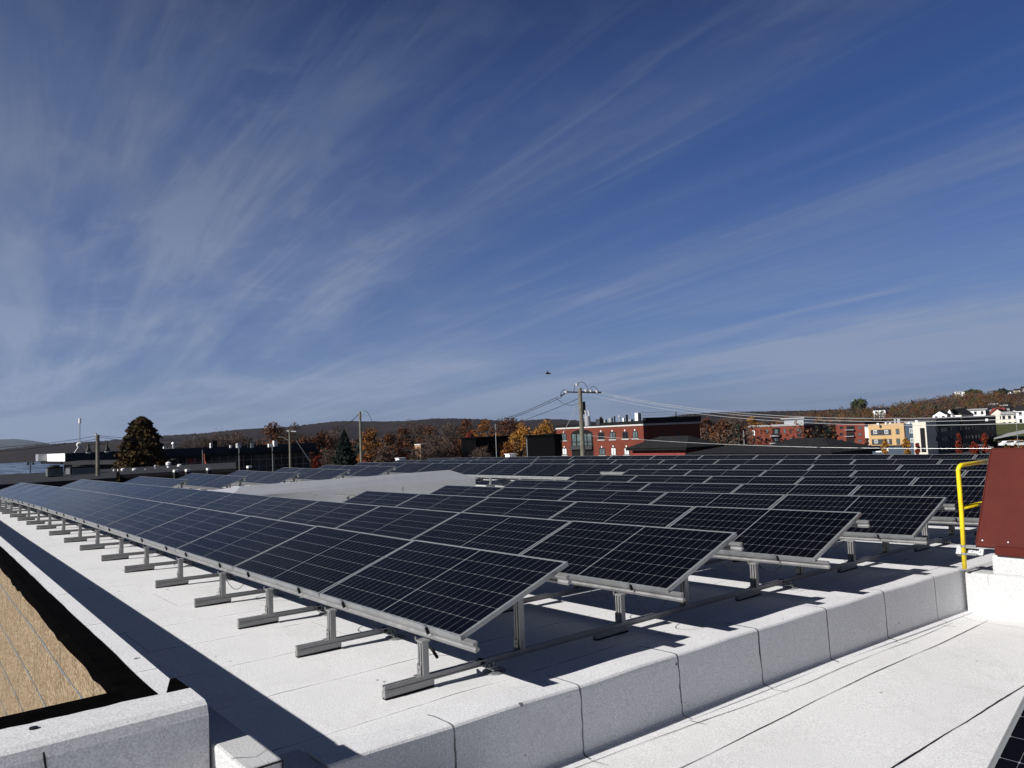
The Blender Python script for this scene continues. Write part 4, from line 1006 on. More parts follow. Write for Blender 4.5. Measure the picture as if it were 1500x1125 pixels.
# scattered town houses up the right edge (too many to be told apart well: still single things)
rr = random.Random(12)
for k_, (u, v, r) in enumerate(((1476,579,930),(1484,584,880),(1490,577,940),(1479,590,820),(1488,594,700),(1497,600,640),(1470,600,600),(1494,610,500),(1503,588,760),(1500,574,950))):
    gable(('white','pale grey','cream','white')[k_ % 4]+' house on the hillside at the right edge, '+('top','second','third','fourth','fifth','sixth','seventh','lowest','edge','skyline')[k_]+' of the cluster', u, v, r, rr.uniform(5,8), 5, rr.uniform(2.6,3.8), rr.uniform(1.2,2.0), (M_white, M_concr, M_cream, M_white)[k_ % 4], M_shing, storeys=1, group='houses scattered up the right hillside')

for k_, (u, v, r) in enumerate(((1399,612,520),(1407,606,600),(1416,600,680),(1449,606,560),(1455,600,640),(1462,612,480),(1469,606,540),(1444,590,820),(1472,588,800))):
    gable(('pale','white','cream')[k_ % 3]+' small house among trees uphill from the church, '+('first','second','third','fourth','fifth','sixth','seventh','eighth','ninth')[k_]+' to its right', u, v, r, rr.uniform(5,7.5), 5, rr.uniform(2.6,3.6), rr.uniform(1.2,1.9), (M_concr, M_white, M_cream)[k_ % 3], (M_shing, M_concr, M_redp)[k_ % 3], storeys=1, group='small houses uphill from the church')

# grass bank, street and pavement at the right
M_grass = simple('autumn_grass', (.07,.075,.025), .95, 0, .3, .3); M_road = simple('pale_concrete_road', (.30,.30,.30), .9, 0, .1, .3)
mb = MB()
def band(mb, us, v0, v1, r0, r1): 
    for a, b in zip(us, us[1:]): mb.face((at(a, v0(a), r0), at(b, v0(b), r0), at(b, v1(b), r1), at(a, v1(a), r1)))
band(mb, range(1455, 1720, 12), lambda u: 646, lambda u: 620-.02*(u-1455), 262, 372); mb.build('grass_bank', M_grass, kind='structure', fixn=False)
mb = MB(); band(mb, range(1456, 1720, 12), lambda u: 643.5-.20*(u-1456), lambda u: 638.5-.20*(u-1456), 262, 282); o = mb.build('road', M_road, kind='structure', fixn=False)

# low buildings to the left
XG = -150; gF = Fac('X', XG); ya, yb = gF.pt(95.5, 670).y, gF.pt(464, 660).y
t = thing('low_office_building', (XG-10, (ya+yb)/2, GZ-.6), 'long dark low building with blue ribbed fascia and window grid, behind the big bronze tree', 'building')
zt, zm = gF.pt(300, 655.3).z, gF.pt(300, 666).z
XW = -171
box_part('fascia', M_fascia, t, (XW+12, ya+.02, zm), (XG, yb, zt)); box_part('core_wall', M_dark, t, (XW+12, ya+1.2, GZ-1), (XG-1.2, yb-1, zm-.003))
box_part('end_cladding', M_white, t, (XW+1.5, ya-.05, zm), (XG-.003, ya+.017, zt)); box_part('end_block', M_steel, t, (XW-2, ya-1.5, zm+.1), (XW+1.4, ya+9, zt+.02))
mb = MB(); mb.box((XW-1, ya-.8, zm-.45), (XG+.8, yb+.4, zm-.003)); mb.build('soffit', M_dark, t)
k_ = 0; yy = ya+8
while yy < yb-1:
    mb = MB(); z0 = GZ+1.5
    mb.box((XG-1.199, yy, z0), (XG-1.12, yy+.09, zm-.5))
    if k_ % 3 == 0: mb.box((XG-1.199, yy, zm-1.55), (XG-1.13, min(yy+4.8, yb-1), zm-1.47)); mb.box((XG-1.199, yy, zm-3.0), (XG-1.13, min(yy+4.8, yb-1), zm-2.92))
    mb.build('mullion', M_zinc, t); yy += 1.6; k_ += 1
mb = MB(); mb.box((XG-1.17, ya+7.5, GZ+1.4), (XG-1.15, yb-1.2, zm-.6)); mb.build('glazing', M_glass, t)
for (u, v0, v1, w, m__, sh) in ((310,649,655,4,M_white,'box'),(314,645,655,6,M_dark,'box'),(338,652,655,2.5,M_white,'box'),(347,650,655,4,M_white,'hood'),(350,649,655,5,M_steel,'box'),(364,648,655,5,M_dark,'hood'),(369,649,655,4,M_steel,'box'),(378,650,654,2,M_dark,'box'),(395,650,654,4,M_white,'box'),(403,645.5,653,5,M_white,'box'),(254,648,656,5,M_steel,'hood'),(241,651,656,3,M_white,'box')):
    duct(t, u, v0, v1+1, w, 152, m__, 'roof_vent', sh)
# antenna mast on it
c = at(117, 663, 158); tp = at(117, 620, 158)
t2 = thing('antenna_mast', tuple(c), 'thin antenna mast with small dish on the low dark building at left', 'antenna')
mb = MB(); mb.tube([c, tp], .07, 6); mb.build('mast', M_zinc, t2)
mb = MB(); mb.tube([tp, tp+Vector((0,0,.9))], .22, 8); mb.build('whip_housing', M_white, t2)
d_ = at(115.5, 651, 158); mb = MB(); mb.tube([d_, d_+Vector((.3,-.3,.1))], [.5,.1], 12); mb.build('dish', M_white, t2)
mb = MB(); mb.tube([c+Vector((0,-.9,0)), c+Vector((0,0,1.4))], .05, 5); mb.tube([c+Vector((0,.9,0)), c+Vector((0,0,1.4))], .05, 5); mb.build('brace', M_zinc, t2)
# neighbouring flat roofs
def flat(label, u0, u1, vtop, r0, r1, mat=M_dark, lipm=M_concr):
    a, b = at(u0, hz(u0), r0), at(u1, hz(u1), r0); c, d = at(u1, hz(u1), r1), at(u0, hz(u0), r1); z = at((u0+u1)/2, vtop, r0).z
    t = thing('flat_roof_block', ((a.x+c.x)/2, (a.y+c.y)/2, GZ), label, 'building'); mb = MB()
    P = [a, b, c, d]
    for q in range(4): p, n = P[q], P[(q+1) % 4]; mb.face(((p.x,p.y,GZ-1),(n.x,n.y,GZ-1),(n.x,n.y,z-.25),(p.x,p.y,z-.25)))
    mb.build('wall', mat, t); m2 = MB(); m2.face([(p.x,p.y,z-.25) for p in P]); m2.face([(p.x,p.y,z) for p in P])
    for q in range(4): p, n = P[q], P[(q+1) % 4]; m2.face(((p.x,p.y,z-.248),(n.x,n.y,z-.248),(n.x,n.y,z),(p.x,p.y,z)))
    m2.build('roof', lipm, t); return t, z
M_gr2 = simple('grey_felt_roof', (.032,.032,.036), .9, 0, .15, .5)
tA, zA = flat('dark neighbouring flat roof at far left, beyond the end of the nearest rows', -80, 170, 707, 52, 78, M_dark, M_gr2)
tB, zB = flat('grey neighbouring flat roof behind the short left-hand rows, carrying small white vents', 175, 345, 690.5, 62, 84, M_dark, M_gr2)
t = thing('canopy', tuple(at(160, 675, 105)), 'thin flat canopy roof below the bronze tree, dark underneath', 'canopy')
a, b = at(92, 677, 112), at(250, 674.5, 96); mb = MB(); mb.face(((a.x,a.y,a.z),(b.x,b.y,b.z),(b.x-12,b.y+4,b.z),(a.x-12,a.y+4,a.z))); mb.face(((a.x,a.y,a.z-.35),(b.x,b.y,b.z-.35),(b.x-12,b.y+4,b.z-.35),(a.x-12,a.y+4,a.z-.35)))
mb.face(((a.x,a.y,a.z),(b.x,b.y,b.z),(b.x,b.y,b.z-.35),(a.x,a.y,a.z-.35))); mb.build('slab', M_gr2, t)
mb = MB(); mb.face(((a.x-2,a.y+1,GZ-1),(b.x-2,b.y+1,GZ-1),(b.x-2,b.y+1,b.z-.36),(a.x-2,a.y+1,a.z-.36))); mb.build('back_wall', M_dark, t)
def unit(name, label, cat, u, v1, v0, wpx, r, mat, kind='ac', group=None):
    b, tp = at(u, v1, r), at(u, v0, r); w = wpx*r/FPX/2; h = tp.z-b.z
    t = thing(name, tuple(b), label, cat, group)
    if kind == 'ac':
        mb = MB(); mb.box((b.x-w, b.y-w, b.z+.1), (b.x+w, b.y+w, tp.z)); mb.build('casing', mat, t, bevel=.02)
        mb = MB()
        for q in range(7): z = b.z+.2+(h-.35)*q/6; mb.box((b.x+w+.002, b.y-w*.9, z), (b.x+w+.03, b.y+w*.9, z+.04)); mb.box((b.x-w*.9, b.y-w-.03, z), (b.x+w*.9, b.y-w-.002, z+.04))
        mb.build('louvre', M_zinc, t); mb = MB(); mb.tube([(b.x,b.y,tp.z),(b.x,b.y,tp.z+.12)], w*.7, 14); mb.build('fan_guard', M_wf, t)
        mb = MB(); mb.box((b.x-w*.9,b.y-w*.9,b.z-1.2),(b.x+w*.9,b.y+w*.9,b.z+.099)); mb.build('plinth', M_concr, t)
    else:
        mb = MB(); mb.tube([(b.x,b.y,b.z-1.2),(b.x,b.y,tp.z-h*.35)], w*.55, 10); mb.build('pipe', mat, t)
        mb = MB(); mb.tube([(b.x,b.y,tp.z-h*.35),(b.x,b.y,tp.z-h*.1),(b.x,b.y,tp.z)], [w,w,w*.5], 12); mb.build('cap', mat, t)
    return t
unit('rooftop_condenser', 'black rooftop condenser unit at the left end of the dark neighbouring roof', 'air conditioner', 80, 701, 684, 16, 62, M_dark)
unit('rooftop_condenser', 'wide black louvred rooftop unit left of the double lamp post', 'air conditioner', 121, 697, 683, 32, 66, M_dark)
for k_, (u, v1, v0, w, lab) in enumerate(((161.5,706,697,9,'white box leaning by the two short white pipes'),(167,706,687,2.4,'first thin white vent pipe left of the bronze tree'),(173,696,687,2,'second thin white vent pipe left of the bronze tree'),(180,695,686,5,'squat white vent among the pipes below the bronze tree'),(197,694,686,6,'broad white vent directly below the bronze tree'),(213,693,687,2,'slim vent pipe at the right of the ones below the bronze tree'),(228,690,681,4,'grey gooseneck vent right of the bronze tree foot'),(247,690,676.5,7,'tallest white gooseneck vent right of the bronze tree'),(263,689,680,6,'white vent just right of the tallest gooseneck'))):
    unit('roof_vent', lab, 'vent', u, v1, v0, w, 68+k_, M_white if k_ != 6 else M_steel, 'vent' if k_ else 'ac', 'vents on the neighbouring roofs')
for k_, (u, v) in enumerate(((257.5,691.5),(275,690.5),(306,688.8),(365,685.5))):
    b = at(u, v, 58+k_); t = thing('vent_box', tuple(b), 'small white box vent, '+('leftmost','second from left','third from left','rightmost')[k_]+' of four lined up on the grey neighbouring roof', 'vent', 'box vents on the neighbouring roof')
    mb = MB(); mb.box((b.x-.2,b.y-.13,b.z-.9),(b.x+.2,b.y+.13,b.z-.002)); mb.build('duct', M_wf, t); mb = MB(); mb.box((b.x-.2,b.y-.14,b.z),(b.x+.2,b.y+.14,b.z+.16)); mb.build('hood', M_white, t)

# small houses among the trees
hip('garden_house', 'low grey roofed house between the dark spruce and the orange trees', 548, 190, 9, 12, 655.5, 664, M_redp, 'house')
hip('garden_house', 'grey roofed house behind bare branches, right of the low grey roofed one', 580, 200, 10, 12, 658, 666, M_dark, 'house')
t = thing('tan_building', tuple(at(606, 665, 175)), 'small tan flat fronted building among bare trees, above the white roof box', 'building')
p = at(616, 652, 175); q = at(597, 652, 176); box_part('wall', simple('tan_render', (.36,.22,.13), .9), t, (q.x, p.y, GZ-1), (p.x, p.y+6, p.z)); box_part('parapet', M_stone2, t, (q.x-.1, p.y-.1, p.z+.003), (p.x+.1, p.y+6, p.z+.25))
M_shed = simple('shade_toned_shed_cladding', (.0035,.0035,.004), .9, 0, .3, 1, .02)  # tree shade over the sheds is put into this near-black colour
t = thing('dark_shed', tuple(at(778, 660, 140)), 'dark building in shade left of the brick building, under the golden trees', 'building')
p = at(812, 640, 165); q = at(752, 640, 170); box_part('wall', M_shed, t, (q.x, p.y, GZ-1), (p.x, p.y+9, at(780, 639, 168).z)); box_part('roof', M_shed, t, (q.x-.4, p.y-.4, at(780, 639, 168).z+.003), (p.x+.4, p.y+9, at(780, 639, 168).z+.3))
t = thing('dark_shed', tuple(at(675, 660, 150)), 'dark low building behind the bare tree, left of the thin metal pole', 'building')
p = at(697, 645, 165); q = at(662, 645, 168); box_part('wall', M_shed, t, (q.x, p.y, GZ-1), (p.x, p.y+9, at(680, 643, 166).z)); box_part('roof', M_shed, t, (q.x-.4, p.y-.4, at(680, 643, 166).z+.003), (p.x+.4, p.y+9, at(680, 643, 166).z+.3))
# white roof boxes behind the rear rows
for k_, (u0, u1, v0, v1, r, lab) in enumerate(((583,603,671.5,676,50,'low white roof box peeping over the long rear rows, below the tan building'),(744,760,665.6,669.5,42,'small white roof box peeping over the long rear rows, below the dark shed'))):
    a = at(u0, v0, r); b = at(u1, v0, r); zb_ = zf(a.x, 22); t = thing('roof_box', (a.x, a.y, zb_), lab, 'roof box'); mb = MB(); mb.box((min(a.x,b.x), a.y-.2, zb_-.2), (max(a.x,b.x), a.y+.3, a.z)); mb.build('casing', M_white, t, bevel=.02)
    mb = MB(); mb.box((min(a.x,b.x)-.03, a.y-.24, a.z+.002), (max(a.x,b.x)+.03, a.y+.34, a.z+.04)); mb.build('lid', M_white, t)

# trees
ltop = 'trees beyond the roof'
tree('cedar_tree', 'large conical bronze green evergreen standing alone at left above the solar panels', 207, 610.5, 148, 92, 'cedar', L_cd, n=12000, ls=.25)
tree('spruce_tree', 'dark blue green spruce just left of the utility pole with the curved cable', 504, 630, 88, 125, 'spruce', L_sp, n=5000, ls=.30)
TREES = [ # u, vtop, w, r, kind, mat, label
 (288,633,40,240,'bare',L_br,'leafless tree right of the bronze evergreen, over the dark low building'),
 (322,632,46,250,'bare',L_br,'leafless tree above the white vents of the dark low building'),
 (352,630,40,255,'bare',L_br,'grey leafless tree left of the domed dark one'),
 (400,620.5,52,210,'round',L_ru,'dark domed rusty tree left of the short utility pole'),
 (431,616.5,28,215,'bare',L_br,'tall bare topped tree right behind the short utility pole'),
 (448,636,36,200,'round',L_ru,'low rusty tree right of the short utility pole'),
 (470,630,44,220,'round',L_ru,'rusty tree left of the dark spruce'),
 (493,624,34,235,'bare',L_br,'bare pale tree rising behind the dark spruce'),
 (465,657,14,150,'round',L_rd,'small scarlet shrub tree at the right end of the dark low building'),
 (482,654,30,160,'bare',L_br,'low pale bush just left of the dark spruce'),
 (543,628,42,190,'round',L_or,'orange tree right of the pole with the curved cable'),
 (571,634,40,180,'round',L_ru,'dark rusty tree right of the first orange one'),
 (590,627,44,210,'round',L_ru,'rust tree behind the tan building, left part'),
 (604,608.5,34,230,'bare',L_br,'tallest bare tree with pale top above the tan building'),
 (625,622,44,200,'round',L_ru,'brown rust tree right above the tan building'),
 (640,633,50,165,'bare',L_br,'grey bare tree in front, right of the tan building'),
 (660,618,44,215,'bare',L_br,'bare grey tree left of the deep red one'),
 (683,615,46,205,'round',L_ru,'deep red tree left of the thin metal pole'),
 (708,613,50,200,'round',L_or,'orange tree right behind the thin metal pole'),
 (688,631,26,180,'round',L_rd,'dark scarlet patch tree below the deep red one'),
 (727,636,34,170,'round',L_or,'lower brownish orange tree right of the thin metal pole'),
 (744,612.5,60,215,'round',L_ru,'broad rusty crown behind the golden tree'),
 (762,621,44,185,'round',L_ye,'golden orange tree above the dark shed'),
 (797,616.5,46,195,'round',L_ye,'golden tree touching the left corner of the brick building'),
 (745,640,30,160,'round',L_or,'low orange tree in front of the golden one'),
 (612,652,26,150,'bare',L_br,'small bare bush in front of the tan building'),
 (560,655,30,140,'bare',L_br,'small bare bush under the first orange tree'),
 (703,648,30,150,'bare',L_br,'bare undergrowth tree beside the thin metal pole'),
 (1034,611,34,330,'round',L_ru,'rusty tree right of the dark side of the brick building'),
 (1056,617,34,320,'round',L_ru,'dark red tree left of the second brick building'),
 (1077,604,48,340,'bare',L_br,'brown bare tree above the gap between the brick buildings'),
 (1102,610,26,420,'round',L_ye,'small golden tree behind the second brick building'),
 (880,607,10,260,'round',L_gr,'small green treetop showing over the brick building roof'),
 (990,603.5,8,240,'spruce',L_sp,'little dark spruce tip over the dark side of the brick building'),
 (1259,585.5,24,900,'round',L_gr,'single round tree on the skyline left of the hill'),
 (1295.5,641,9,214,'round',L_ye,'small golden street tree before the white shopfront'),
 (1327,640,11,214,'round',L_ye,'small golden street tree between apricot and blue walls'),
 (1343,648,8,212,'round',L_rd,'small red street tree at the foot of the cream wall'),
 (1403.5,634,9,205,'round',L_rd,'slim red street tree before the navy wall'),
 (1427,647,14,200,'round',L_rd,'wide low red street tree before the umber wall'),
 (1441,634,10,203,'round',L_rd,'slim red street tree at the right of the umber wall'),
 (1270,640,8,215,'round',L_ru,'small rusty street tree left of the apricot wall'),
 (1424,572,20,930,'round',L_gr,'dark tree on the skyline right of the hilltop building'),
 (1468,571,14,900,'round',L_sp,'tall dark tree on the skyline left of the hillside houses'),
 (1486,646,22,240,'round',L_or,'orange hedge tree at the right end of the grass bank'),
]
for (u, vt, w, r, kd, mt, lb) in TREES:
    nn_ = int(max(300, min(4200, 62*w)))
    gz_ = hill_z(u, r) if (u > 1100 and r > 400) else None
    tree('bare_tree' if kd == 'bare' else 'spruce_tree' if kd == 'spruce' else 'autumn_tree', lb, u, vt, w*(1.25 if r < 300 and w > 20 else 1.05), r, kd, mt, ltop, n=nn_, ls=max(.24, r/720.), gz=gz_)
# woodland on the hill and along its foot: one mass each
def wood(name, label, spots, mats, seed, per=80):
    rnd = random.Random(seed); mb = MB()
    for (x, y, z, h, w, mi) in spots:
        b = Vector((x, y, z)); ls = h*.062; con = mi == len(mats)-1
        for q in range(per):
            t_ = rnd.random(); env = (1-t_)**.8 if con else math.sin(math.pi*min(1, .2+.8*t_))**.6
            a = rnd.random()*6.283; rr_ = env*w*.5*rnd.random()**.4
            c = b+Vector((math.cos(a)*rr_, math.sin(a)*rr_, h*(.12+.88*t_)))
            f0 = len(mb.f); leaf(mb, c, ls*rnd.uniform(.6, 1.3), rnd); mb.mi[-1] = mi
    o = mb.build(name, mats, fixn=False); tag(o, label, 'woodland', kind='stuff'); return o
rnd = random.Random(31); sp_ = []
for _ in range(2300):
    u = rnd.uniform(1060, 1640); r = rnd.uniform(TR0+10, TRC+20)
    if u > 1440 and r < 560 and rnd.random() < .8: continue
    if u > 1466 and rnd.random() < .65: continue
    d = dirpix(u, hz(u)); hx = Vector((d.x, d.y, 0)).normalized(); p = CAM+hx*r
    h = rnd.uniform(5, 9)*(.6 if r > 780 else 1); sp_.append((p.x, p.y, hill_z(u, r)-1, h, h*rnd.uniform(.7, 1.1), rnd.choice((0,0,0,1,1,1,1,2,3,4,4,5))))
wood('hillside_woodland', 'autumn woodland in brown, orange and dark green covering the hill at right', sp_, [L_ru, L_br, L_wo, L_wy, L_gr, L_sp], 5)
sp_ = []
for _ in range(2300):
    u = rnd.uniform(150, 1230); r = rnd.uniform(290, 620); d = dirpix(u, hz(u)); hx = Vector((d.x, d.y, 0)).normalized(); p = CAM+hx*r
    if u < 300 and rnd.random() < .5: continue
    h = rnd.uniform(7, 12); sp_.append((p.x, p.y, GZ-.004*r-.5, h, h*rnd.uniform(.7, 1.1), rnd.choice((0,1,1,1,0,2,5))))
wood('far_shore_woodland', 'dim brown woodland filling the distance below the hills, behind the nearer trees', sp_, [L_ru, L_br, L_wo, L_wy, L_gr, L_sp], 6)

# utility poles
def pole(label, u, vt, r, lean=0, arms=(), parts=None, rad=.16, mat=M_pole, cat='utility pole', name='utility_pole'):
    tp = at(u, vt, r); b = Vector((tp.x, tp.y, GZ-.5)); t = thing(name, tuple(b), label, cat)
    mb = MB(); mb.tube([b, tp], [rad*1.25, rad*.8], 10); mb.build('pole_shaft', mat, t); return t, tp
M_ins = simple('porcelain_insulator', (.6,.6,.62), .3); BIGR = 62
t, tp = pole('tall wooden utility pole with transformer and curved wires before the brick building', 849.3, 568.5, BIGR, rad=.20)
sc_ = BIGR/FPX
tz = tp.z; side = RT.copy(); side.z = 0; side.normalize(); fwd = Vector((-side.y, side.x, 0))
def rel(du, dv, df=0): return tp+side*(du*sc_)+Vector((0,0,-dv*sc_))+fwd*df
mb = MB(); mb.tube([rel(-2.5, 5.6), rel(31, 7.8)], .075, 6); mb.build('cross_arm', M_wf, t)
mb = MB(); mb.tube([rel(-29, 10.5), rel(-18, 5), rel(-1, 6)], .055, 6); mb.build('cross_arm', M_wf, t)
for (du, dv) in ((16, 5), (25, 6.5), (9, 4.5), (-20, 5.2), (-4, -5)):
    mb = MB(); mb.tube([rel(du, dv+1.5), rel(du, dv-2)], [.10, .14], 8); mb.build('insulator', M_ins, t)
def arc(p, q, up_, n=14): return [p.lerp(q, k/n)+Vector((0,0,up_*4*(k/n)*(1-k/n))) for k in range(n+1)]
for (p, q, h) in ((rel(-9, 6), rel(-4, -5), .35), (rel(-4, -5), rel(14, 5), .45), (rel(-29, 10), rel(-20, 4), .3), (rel(14, 4), rel(27, 6), .35)):
    mb = MB(); mb.tube(arc(p, q, h), .022, 5); mb.build('jumper_wire', M_wire_d, t, smooth=True)
mb = MB(); mb.tube([rel(-36, 12.5)]+arc(rel(-36, 12.5), rel(-3, 22), -.35)[1:], .018, 5); mb.build('jumper_wire', M_wire_d, t, smooth=True)
mb = MB(); mb.tube([rel(8.6, 55.5, -.3), rel(8.3, 42, -.3), rel(8.3, 41, -.3)], [.24,.24,.15], 14); tr_ = mb.build('transformer', M_steel, t)
for du in (6, 10.5): mb = MB(); mb.tube([rel(du, 41.5, -.3), rel(du, 36, -.3), rel(du, 33, -.3)], [.035,.05,.08], 8); mb.build('bushing', M_ins, tr_)
for v_ in (46, 52): mb = MB(); mb.tube([rel(2, v_), rel(8, v_, -.3)], .05, 5); mb.build('transformer_bracket', M_wf, t)
mb = MB(); mb.box(tuple(rel(2.5, 28)-Vector((.1,.1,.6))), tuple(rel(4.5, 20)+Vector((.1,.1,0)))); mb.build('switch_box', M_wf, t)
BIG = (rel, tp)
pl = [('grey utility pole with one curved cable, right of the dark spruce', 527.3, 603, 105, .19), ('short utility pole with small cross arm before the dark low building', 424.2, 629.5, 118, .17), ('wooden pole with double pendant lamps at left, before the low dark building', 143, 637, 58, .14)]
t2, tp2 = pole(*pl[0][:4], rad=pl[0][4]); k2 = 105/FPX
mb = MB(); mb.tube([tp2+side*k2*-2+Vector((0,0,-.2)), tp2+side*k2*5+Vector((0,0,-.15))], .06, 5); mb.build('bracket', M_ins, t2)
mb = MB(); mb.tube(arc(tp2+side*k2*5, tp2+side*k2*17+Vector((0,0,-16*k2)), .6), .03, 5); mb.build('curved_cable', M_wire_d, t2, smooth=True)
mb = MB(); mb.tube([tp2+side*k2*-26+Vector((0,0,-21*k2)), tp2+side*k2*-11+Vector((0,0,-12*k2)), tp2+Vector((0,0,-1.5*k2))], .045, 5); mb.build('line_cable', M_wire_d, t2)
mb = MB(); mb.tube([tp2+Vector((0,0,-28*k2)), tp2+side*k2*-8+Vector((0,0,-56*k2))], .03, 5); mb.build('guy_wire', M_wire_d, t2)
t3, tp3 = pole(*pl[1][:4], rad=pl[1][4]); k3 = 118/FPX
mb = MB(); mb.tube([tp3+side*k3*-4+Vector((0,0,-1.5*k3)), tp3+side*k3*9+Vector((0,0,-3*k3))], .07, 5); mb.build('cross_arm', M_ins, t3)
mb = MB(); mb.tube([tp3+side*k3*-1+Vector((0,0,-15*k3)), tp3+side*k3*-6+Vector((0,0,-13*k3)), tp3+side*k3*-9+Vector((0,0,-10*k3)), tp3+side*k3*-17+Vector((0,0,-10*k3))], .05, 5); mb.build('lamp_arm', M_zinc, t3)
mb = MB(); mb.tube([tp3+side*k3*8+Vector((0,0,-14*k3)), tp3+side*k3*28+Vector((0,0,-46*k3))], .035, 5); mb.build('guy_wire', M_zinc, t3)
t4, tp4 = pole(*pl[2][:4], rad=pl[2][4]); k4 = 58/FPX
mb = MB(); mb.tube([tp4+Vector((0,0,-2*k4)), tp4+side*k4*-3+Vector((0,0,2*k4))], .07, 6); mb.build('insulator', M_ins, t4)
for sg in (-1, 1):
    e = tp4+side*k4*sg*12+Vector((0,0,-13*k4)); mb = MB(); mb.tube([tp4+Vector((0,0,-12*k4)), tp4+side*k4*sg*8+Vector((0,0,-12*k4)), e], .035, 6); a_ = mb.build('lamp_arm', M_wf, t4)
    mb = MB(); mb.tube([e+Vector((0,0,.15)), e+Vector((0,0,-.2)), e+Vector((0,0,-.32)), e+Vector((0,0,-.42))], [.05,.09,.17,.20], 12); mb.build('lamp_shade', M_wf, a_, smooth=True)
    mb = MB(); mb.tube([e+Vector((0,0,-.423)), e+Vector((0,0,-.5)), e+Vector((0,0,-.55))], [.17,.14,.05], 12); mb.build('lamp_globe', M_ins, a_, smooth=True)
def lamp(label, u, vt, r, kind='double'):
    tp = at(u, vt, r); b = Vector((tp.x, tp.y, GZ-2)); k = r/FPX; t = thing('street_lamp', tuple(b), label, 'street lamp')
    mb = MB(); mb.tube([b, tp], .07 if kind != 'metal' else .06, 8); mb.build('post', M_wf if kind == 'double' else M_zinc, t)
    if kind == 'double':
        for sg in (-1, 1):
            e = tp+side*k*sg*3.2; mb = MB(); mb.tube([tp+Vector((0,0,-.1)), e], .05, 5); mb.tube([e, e+Vector((0,0,-.45))], [.1,.26], 8); mb.build('lantern', M_wf, t)
    elif kind == 'head':
        mb = MB(); mb.box(tuple(tp+side*k*-2.5+Vector((0,-.1,0))), tuple(tp+side*k*2+Vector((.2,.2,.16)))); mb.build('lamp_head', M_wf, t)
    else:
        mb = MB(); mb.tube([tp+Vector((0,0,-1.2)), tp+Vector((0,0,-.9))], .12, 8); mb.build('collar', M_wf, t)
    return t
lamp('dark double lantern lamp post on the lake shore at far left', 44.5, 677, 150)
lamp('thin pale metal pole among the orange trees, left of the dark shed', 725.5, 621, 110, 'metal')
lamp('slim lamp post in front of the dark shed, left of the brick building', 771.5, 641, 120, 'head')
lamp('thin white pole above the dark shingled roof, left of the second brick building', 1089, 630.5, 110, 'metal')
lamp('dark lamp post at far right before the grass bank', 1487.5, 605, 190, 'head')
lamp('slim flag like pole before the window grid of the low dark building, right one', 399, 652, 120, 'metal')
lamp('slim pole before the window grid of the low dark building, middle one', 350, 655, 122, 'metal')
# flags by the office building
def flag(label, u, vt, r, c):
    tp = at(u, vt, r); t = thing('flag', (tp.x, tp.y, GZ), label, 'flag'); mb = MB(); mb.tube([(tp.x,tp.y,GZ-1), tp], .05, 6); mb.build('flagpole', M_zinc, t)
    mb = MB(); k = r/FPX
    for q in range(6):
        a, b = tp+side*k*(q*.8+.4)+Vector((0,.12*math.sin(q),-.3-q*.28)), tp+side*k*((q+1)*.8+.4)+Vector((0,.12*math.sin(q+1),-.3-(q+1)*.28)); mb.face((a, b, b+Vector((0,0,-.9)), a+Vector((0,0,-.9))))
    mb.build('cloth', c, t, fixn=False)
flag('red and white flag on a pole at the left part of the window grid', 296.5, 659, 122, simple('flag_cloth', (.5,.15,.12), .8, 0, .5, 2))
# wires: each a thing
def wire(label, p, q, sag, rad, mat, group, n=24):
    L_ = [p.lerp(q, k/n)+Vector((0,0,-sag*4*(k/n)*(1-k/n))) for k in range(n+1)]; mb = MB(); mb.tube(L_, rad, 5)
    o = mb.build('power_line', mat, origin=p, smooth=True); tag(o, label, 'wire', group)
gw = 'wires strung from the tall pole'
for k_, (du, dv, u1, v1) in enumerate(((31, 7.6, 1780, 586), (29, 9.0, 1780, 594), (14, 10.2, 1780, 603))):
    wire(('uppermost', 'middle', 'lowest')[k_]+' of three pale lines running right from the tall pole', rel(du, dv), at(u1, v1, 42), 1.35, .014, M_wire_l, gw)
wire('single pale cable crossing low over brick building and roofs to the right edge', rel(1, 68.5), at(1760, 651, 48), .55, .011, M_wire_l, gw)
for k_, (du, dv, v1) in enumerate(((-32, 11, -2), (-26, 11.5, 0), (-2, 15, 3))):
    wire(('uppermost', 'middle', 'lowest')[k_]+' of three dark lines sagging left from the tall pole', rel(du, dv), tp2+Vector((0,0,-(19+v1)*k2)), 2.3, .022, M_wire_d, gw, 30)
wire('pale guy wire slanting down left from the tall pole', rel(-2, 20), rel(-26, 64)+fwd*1.0, 0.02, .018, M_wire_l, gw)
for k_ in range(2):
    wire(('upper', 'lower')[k_]+' dark line running left over the lake from the lamp pole', tp4+Vector((0,0,-.06-.2*k_)), at(-260, 652+8*k_, 50), .5, .014, M_wire_d, 'wires strung from the lamp pole')
    wire(('upper', 'lower')[k_]+' dark line from the lamp pole to the short utility pole', tp4+Vector((0,0,-.05-.1*k_)), tp3+Vector((0,0,-.3-.25*k_)), .8+.3*k_, .016, M_wire_d, 'wires strung from the lamp pole', 30)
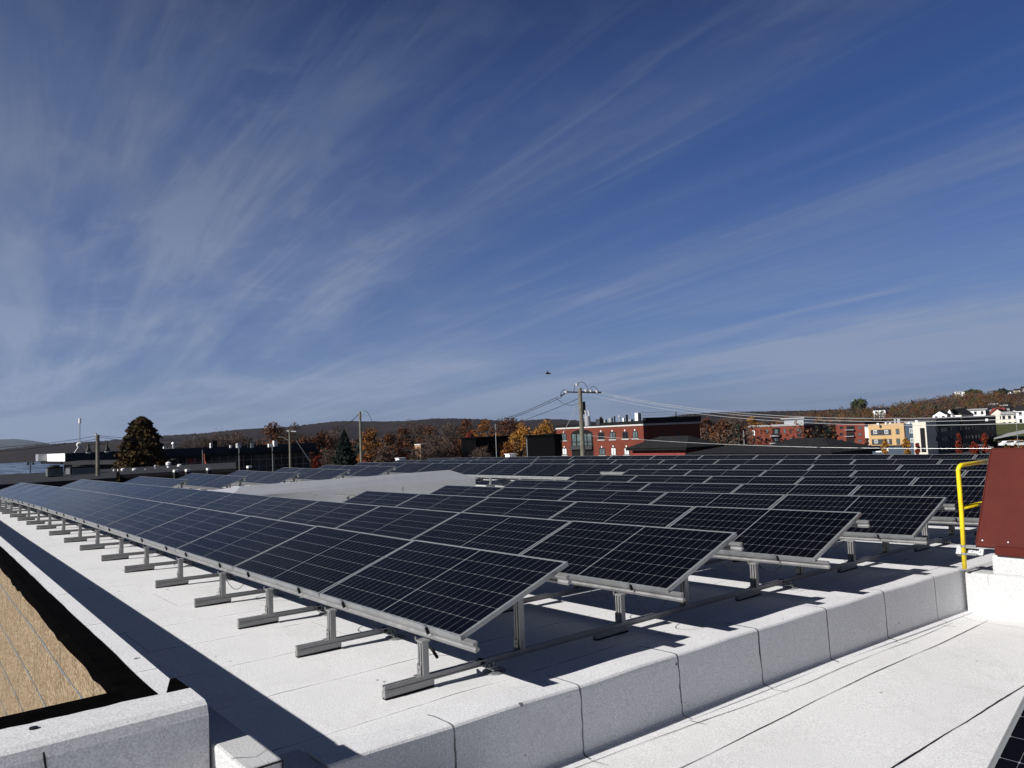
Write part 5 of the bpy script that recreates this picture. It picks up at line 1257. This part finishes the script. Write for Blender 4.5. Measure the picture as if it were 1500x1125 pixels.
# flying bird
b = at(802.5, 547, 45); t = thing('bird', tuple(b), 'dark bird flying alone in the sky left above the tall pole', 'bird'); k_ = 45/FPX
mb = MB(); mb.tube([b-side*.16, b-side*.08, b+side*.04, b+side*.15, b+side*.2], [.012,.05,.055,.035,.008], 8)
for sg, ht in ((-1, .02), (1, .14)):
    mb.face((b-side*.06, b+side*.06, b+fwd*sg*.16+Vector((0,0,.05+ht)), b-side*.07+fwd*sg*.30+Vector((0,0,ht-.06))))
mb.face((b-side*.14, b-side*.24+fwd*.05, b-side*.24-fwd*.05)); mb.build('body', M_wf, t, fixn=False)
# parked cars by the far street
def car(label, u, v, r, c):
    p = at(u, v, r); t = thing('parked_car', tuple(p), label, 'car', 'cars parked beyond the roofs'); mb = MB(); s0, s1 = side*2.1, fwd*.85
    prof = [(-2.1,.35),(-2.1,.85),(-1.5,1.0),(-.9,1.45),(.7,1.45),(1.3,1.0),(2.1,.85),(2.1,.35)]
    A = [p+side*a+Vector((0,0,b))-s1 for a, b in prof]; B = [q+s1*2 for q in A]
    mb.face(A); mb.face(B[::-1])
    for q in range(8): mb.face((A[q], A[(q+1) % 8], B[(q+1) % 8], B[q]))
    mb.build('body', c, t)
    for a in (-1.35, 1.35):
        for sg in (-1, 1): mb = MB(); w = p+side*a+Vector((0,0,.34))+s1*sg; mb.tube([w-fwd*.1, w+fwd*.1], .34, 12); mb.build('wheel', M_rub, t)
    mb = MB(); mb.face([p+side*a+Vector((0,0,b))-s1*1.01 for a, b in ((-1.35,1.02),(-.85,1.4),(.65,1.4),(1.15,1.02))]); mb.build('side_window', M_glass, t, fixn=False)
car('silver car parked left of the red hatch, below the umber wall', 1440, 660, 222, M_steel)
car('dark car parked below the charcoal wall', 1413, 658, 228, M_dark)
car('white van like car at the right edge above the red hatch', 1478, 654, 232, M_white)
car('white car at the right edge beside the other white one', 1492, 654, 233, M_white)
# air
M_haze = bpy.data.materials.new('air'); M_haze.use_nodes = True; nt = M_haze.node_tree; nt.nodes.clear()
o_ = nt.nodes.new('ShaderNodeOutputMaterial'); v_ = nt.nodes.new('ShaderNodeVolumePrincipled'); nt.links.new(v_.outputs[0], o_.inputs['Volume'])
v_.inputs['Color'].default_value = (.62,.74,.95,1); v_.inputs['Density'].default_value = .000035; v_.inputs['Anisotropy'].default_value = .3
mb = MB(); mb.box((-20500, -20500, -40), (20500, 20500, 480)); mb.build('haze', M_haze, kind='stuff')
